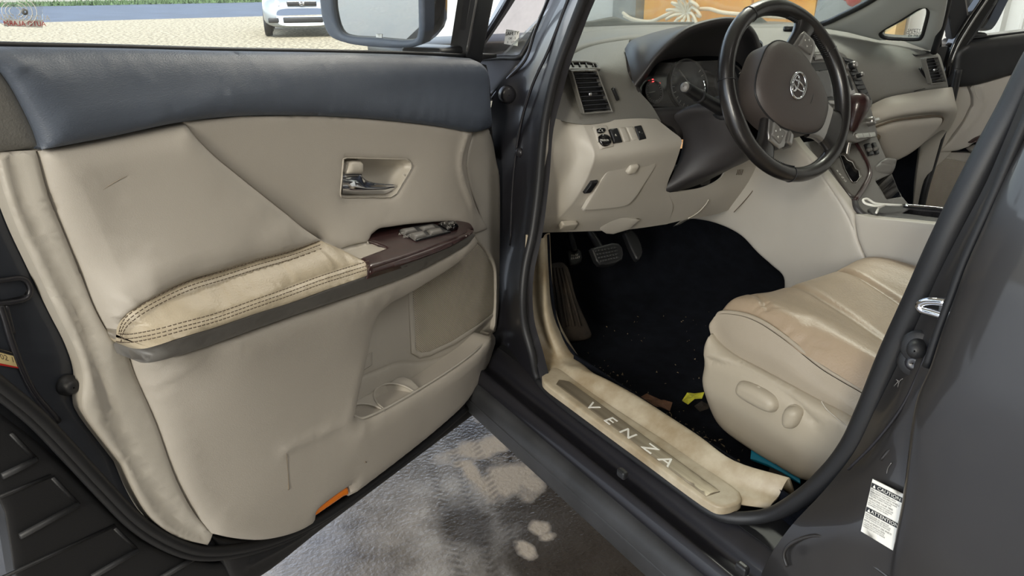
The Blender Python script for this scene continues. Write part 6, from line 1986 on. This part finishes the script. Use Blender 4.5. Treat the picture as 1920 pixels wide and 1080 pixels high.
# white charging cable over the tray
cable = tube('charging_cable', [gz(a, b, z) for a, b, z in ((1643, 399, .785), (1650, 388, .79), (1658, 385, .795), (1640, 386, .80), (1622, 381, .805), (1618, 376, .81), (1626, 373, .81), (1640, 381, .80), (1668, 384, .795), (1690, 385, .79))], .0028, M['white'], None, 8, loc=gz(1643, 399, .785))
tag(cable, 'white charging cable looped on the console tray', 'cable')

# ================================================================== FOOTWELL
fl = [[(.14, 1.22, .80), (.5, 1.24, .80), (.95, 1.25, .80), (1.8, 1.25, .80)], [(.14, 1.20, .62), (.5, 1.22, .62), (.95, 1.24, .62), (1.8, 1.25, .62)],
      [(.14, 1.10, .47), (.5, 1.12, .46), (.95, 1.14, .5), (1.8, 1.14, .5)], [(.14, .95, .43), (.5, .96, .425), (.95, 1.0, .45), (1.8, 1.0, .45)],
      [(.14, .70, .42), (.5, .70, .415), (.95, .7, .44), (1.8, .7, .44)], [(.14, .2, .42), (.5, .2, .415), (.95, .2, .44), (1.8, .2, .44)], [(.14, -1.2, .42), (.5, -1.2, .415), (.95, -1.2, .44), (1.8, -1.2, .44)]]
cp_ = thing('carpet', 'black carpet covering the driver footwell with crumbs and dirt', 'carpet', (.5, .7, .41))
loft('pile', fl, M['carpet'], cp_, 4, 4, .01)
sidec = [[gx(1026, 440, .152), (.155, 1.0, .72), (.16, 1.2, .74)], [gx(1030, 520, .152), (.155, 1.0, .60), (.16, 1.2, .62)], [gx(1048, 622, .156), (.155, .95, .45), (.16, 1.15, .47)], [gx(1102, 694, .158), (.158, .80, .43), (.16, 1.0, .44)]]
loft('kick_carpet', sidec, M['carpet'], cp_, 4, 4, .006)
kin = [[(.145, y, z) for z in (.52, .47, .41)] for y in (.80, .6, .4, .2, 0)]
loft('sill_carpet', kin, M['carpet'], cp_, 4, 3, .004)
V, F = [], []
for k in range(230):
    t = rng.uniform(0, 1)
    if k < 170:
        px, py = 1110 + 260 * t + rng.normal() * 10, 700 + 165 * t - abs(rng.normal()) * 14
    else:
        px, py = rng.uniform(1080, 1330), rng.uniform(540, 720)
    s = rng.uniform(.0006, .0019) if k < 170 else rng.uniform(.0005, .0013)
    c = gz(px, py, .432)
    n = len(V)
    e1, e2 = rng.normal(size=3) * s, rng.normal(size=3) * s
    V += [c - e1 - e2, c + e1 - e2, c + e1 * .6 + e2, c + np.array((0, 0, s * 1.5))]
    F += [[n, n + 1, n + 2], [n, n + 1, n + 3], [n + 1, n + 2, n + 3], [n, n + 2, n + 3]]
o = mesh_obj('crumbs', V, F, mat('pale_crumbs', rgb(128, 114, 90), .8), cp_, False)
o['kind'] = 'stuff'
# left foot rest, muddy
rf_ = frame3(gy(1034, 500, 1.0), gy(1062, 500, 1.0), gy(1080, 640, .90))
fr_ = thing('foot_rest', 'muddy ribbed foot rest at the left of the footwell', 'foot rest', gy(1060, 640, .90) * np.array((1, 1, 0)) + np.array((0, 0, .43)))
panel('pad', rf_, J(W([(1029, 495), (1058, 494), (1080, 560), (1102, 610)], 0), W([(1102, 610), (1108, 632), (1060, 642)], 0), W([(1060, 642), (1044, 600), (1034, 540), (1029, 495)], 0)), M['mat'], fr_, h=.006, r=.01, back=.03)
for k in range(4):
    tube('rib', [rf_.p(*rf_.at(1038 + 6 * k, 502, .008), .008), rf_.p(*rf_.at(1052 + 12 * k, 612, .008), .008)], .0032, M['mat'], fr_, 6, smooth_n=0)
# pedals
def pedal(name, lab, pad, y, dy, arm_pts, tread, ar=.008):
    t = thing(name, lab, 'pedal', gy(*np.mean(np.array(pad), 0), y))
    fr = frame3(gy(*pad[0], y + dy), gy(*pad[1], y + dy), gy(*pad[-1], y))
    p = panel('pad', fr, J(W(pad + pad[:1], 0), n=3), M['rubber'], t, h=.005, r=.006, back=.012, step=.007)
    tube('arm', [gy(*q) for q in arm_pts], ar, M['black'], t, 8)
    q = np.array(pad)
    for k in range(tread[0]):
        for j in range(tread[1]):
            a, b = (k + .5) / tread[0], (j + .5) / tread[1]
            i0, i1, i2, i3 = q[0], q[len(q) // 4], q[len(q) // 2], q[3 * len(q) // 4]
            c = (i0 * (1 - a) + i1 * a) * (1 - b) + (i3 * (1 - a) + i2 * a) * b
            c = np.mean(q, 0) + (c - np.mean(q, 0)) * .82
            u, v = fr.at(*c, .006)
            V, F = box_data(fr.p(u, v, .006), (.0085, .005, .003), .001, (fr.u, fr.v, fr.n), 1)
            mesh_obj('tread_block', V, F, M['clad'], p, False)
    return t, fr


pb, pfr = pedal('parking_brake_pedal', 'narrow parking brake pedal with small white lettering, leftmost of three pedals', [(1064, 472), (1086, 468), (1090, 490), (1069, 498)], 1.06, .03, [(1078, 472, 1.08), (1072, 450, 1.10), (1066, 430, 1.14), (1062, 410, 1.16)], (0, 0))
text('print', 'PARK', pfr.p(*pfr.at(1078, 479, .0065), .0065), pfr.u, (0, 0, 1), .010, M['white'], pb.children[0], 0)
text('print', 'BRAKE', pfr.p(*pfr.at(1079, 484, .0065), .0065), pfr.u, (0, 0, 1), .010, M['white'], pb.children[0], 0)
pedal('brake_pedal', 'wide treaded brake pedal between the two narrow ones', [(1108, 466), (1160, 457), (1166, 487), (1124, 497)], 1.02, .03, [(1128, 470, 1.05), (1116, 450, 1.09), (1104, 430, 1.12), (1098, 410, 1.15)], (7, 4), .010)
pedal('accelerator_pedal', 'long narrow accelerator pedal, rightmost of three pedals', [(1170, 436), (1186, 433), (1204, 472), (1196, 488), (1184, 470)], 1.05, .04, [(1180, 440, 1.09), (1172, 420, 1.13), (1168, 400, 1.16)], (0, 0), .011)
# litter on the carpet by the seat
def scrap(name, lab, cat, pts, z, m, amp):
    c = np.mean([gz(a, b, z) for a, b in pts], 0)
    n = len(pts)
    P3 = [gz(a, b, z) + np.array((0, 0, amp * (1 if i % 2 else .25))) for i, (a, b) in enumerate(pts)]
    inn = [c + (p - c) * .5 + np.array((0, 0, amp * rng.uniform(.2, 1.3))) for p in P3]
    V = P3 + inn + [c + np.array((0, 0, amp * .8))]
    F = []
    for i in range(n):
        j = (i + 1) % n
        F += [[i, j, n + j], [i, n + j, n + i], [n + i, n + j, 2 * n]]
    n0 = len(V)
    V = V + [v - np.array((0, 0, .0015)) for v in V]
    F = F + [[q + n0 for q in f[::-1]] for f in F]
    o = mesh_obj(name, V, F, m, None, False, loc=c)
    tag(o, lab, cat)


M['yleaf'] = mat('yellow_leaf', rgb(206, 204, 60), .6, var=.25, vscale=60)
M['bleaf'] = mat('brown_leaf', rgb(108, 76, 56), .7, var=.4, vscale=60)
scrap('yellow_leaf', 'crumpled yellow leaf on the carpet in front of the seat shield', 'leaf', [(1279, 752), (1288, 742), (1302, 739), (1320, 741), (1316, 748), (1302, 753), (1290, 759), (1281, 758)], .435, M['yleaf'], .008)
scrap('brown_leaf', 'curled brown leaf on the carpet behind the sill', 'leaf', [(1194, 750), (1212, 745), (1240, 752), (1260, 762), (1256, 772), (1236, 770), (1216, 760), (1202, 757)], .437, M['bleaf'], .010)
scrap('dark_leaf', 'dark shrivelled leaf beside the yellow leaf', 'leaf', [(1302, 762), (1314, 756), (1330, 760), (1328, 770), (1312, 772)], .434, M['mat'], .006)
M['blue'] = mat('blue_plastic', rgb(20, 120, 150), .4)
bx_ = panel('blue_folder', frame3(gz(1408, 840, .44), gz(1490, 892, .44), gz(1408, 862, .43)), W([(1409, 838), (1440, 850), (1500, 880), (1500, 905), (1440, 872), (1407, 860)], 0), M['blue'], None, h=.002, r=.003, back=.006, loc=gz(1440, 870, .43))
tag(bx_, 'blue folder lying under the front of the driver seat', 'folder')
bx2 = panel('cardboard_scrap', frame3(gz(1440, 875, .435), gz(1480, 890, .435), gz(1437, 898, .43)), W([(1444, 876), (1482, 893), (1470, 905), (1436, 897)], 0), M['mat'], None, h=.002, r=.003, back=.006, loc=gz(1455, 890, .43))
tag(bx2, 'grey-brown cardboard scrap beside the blue folder', 'scrap')
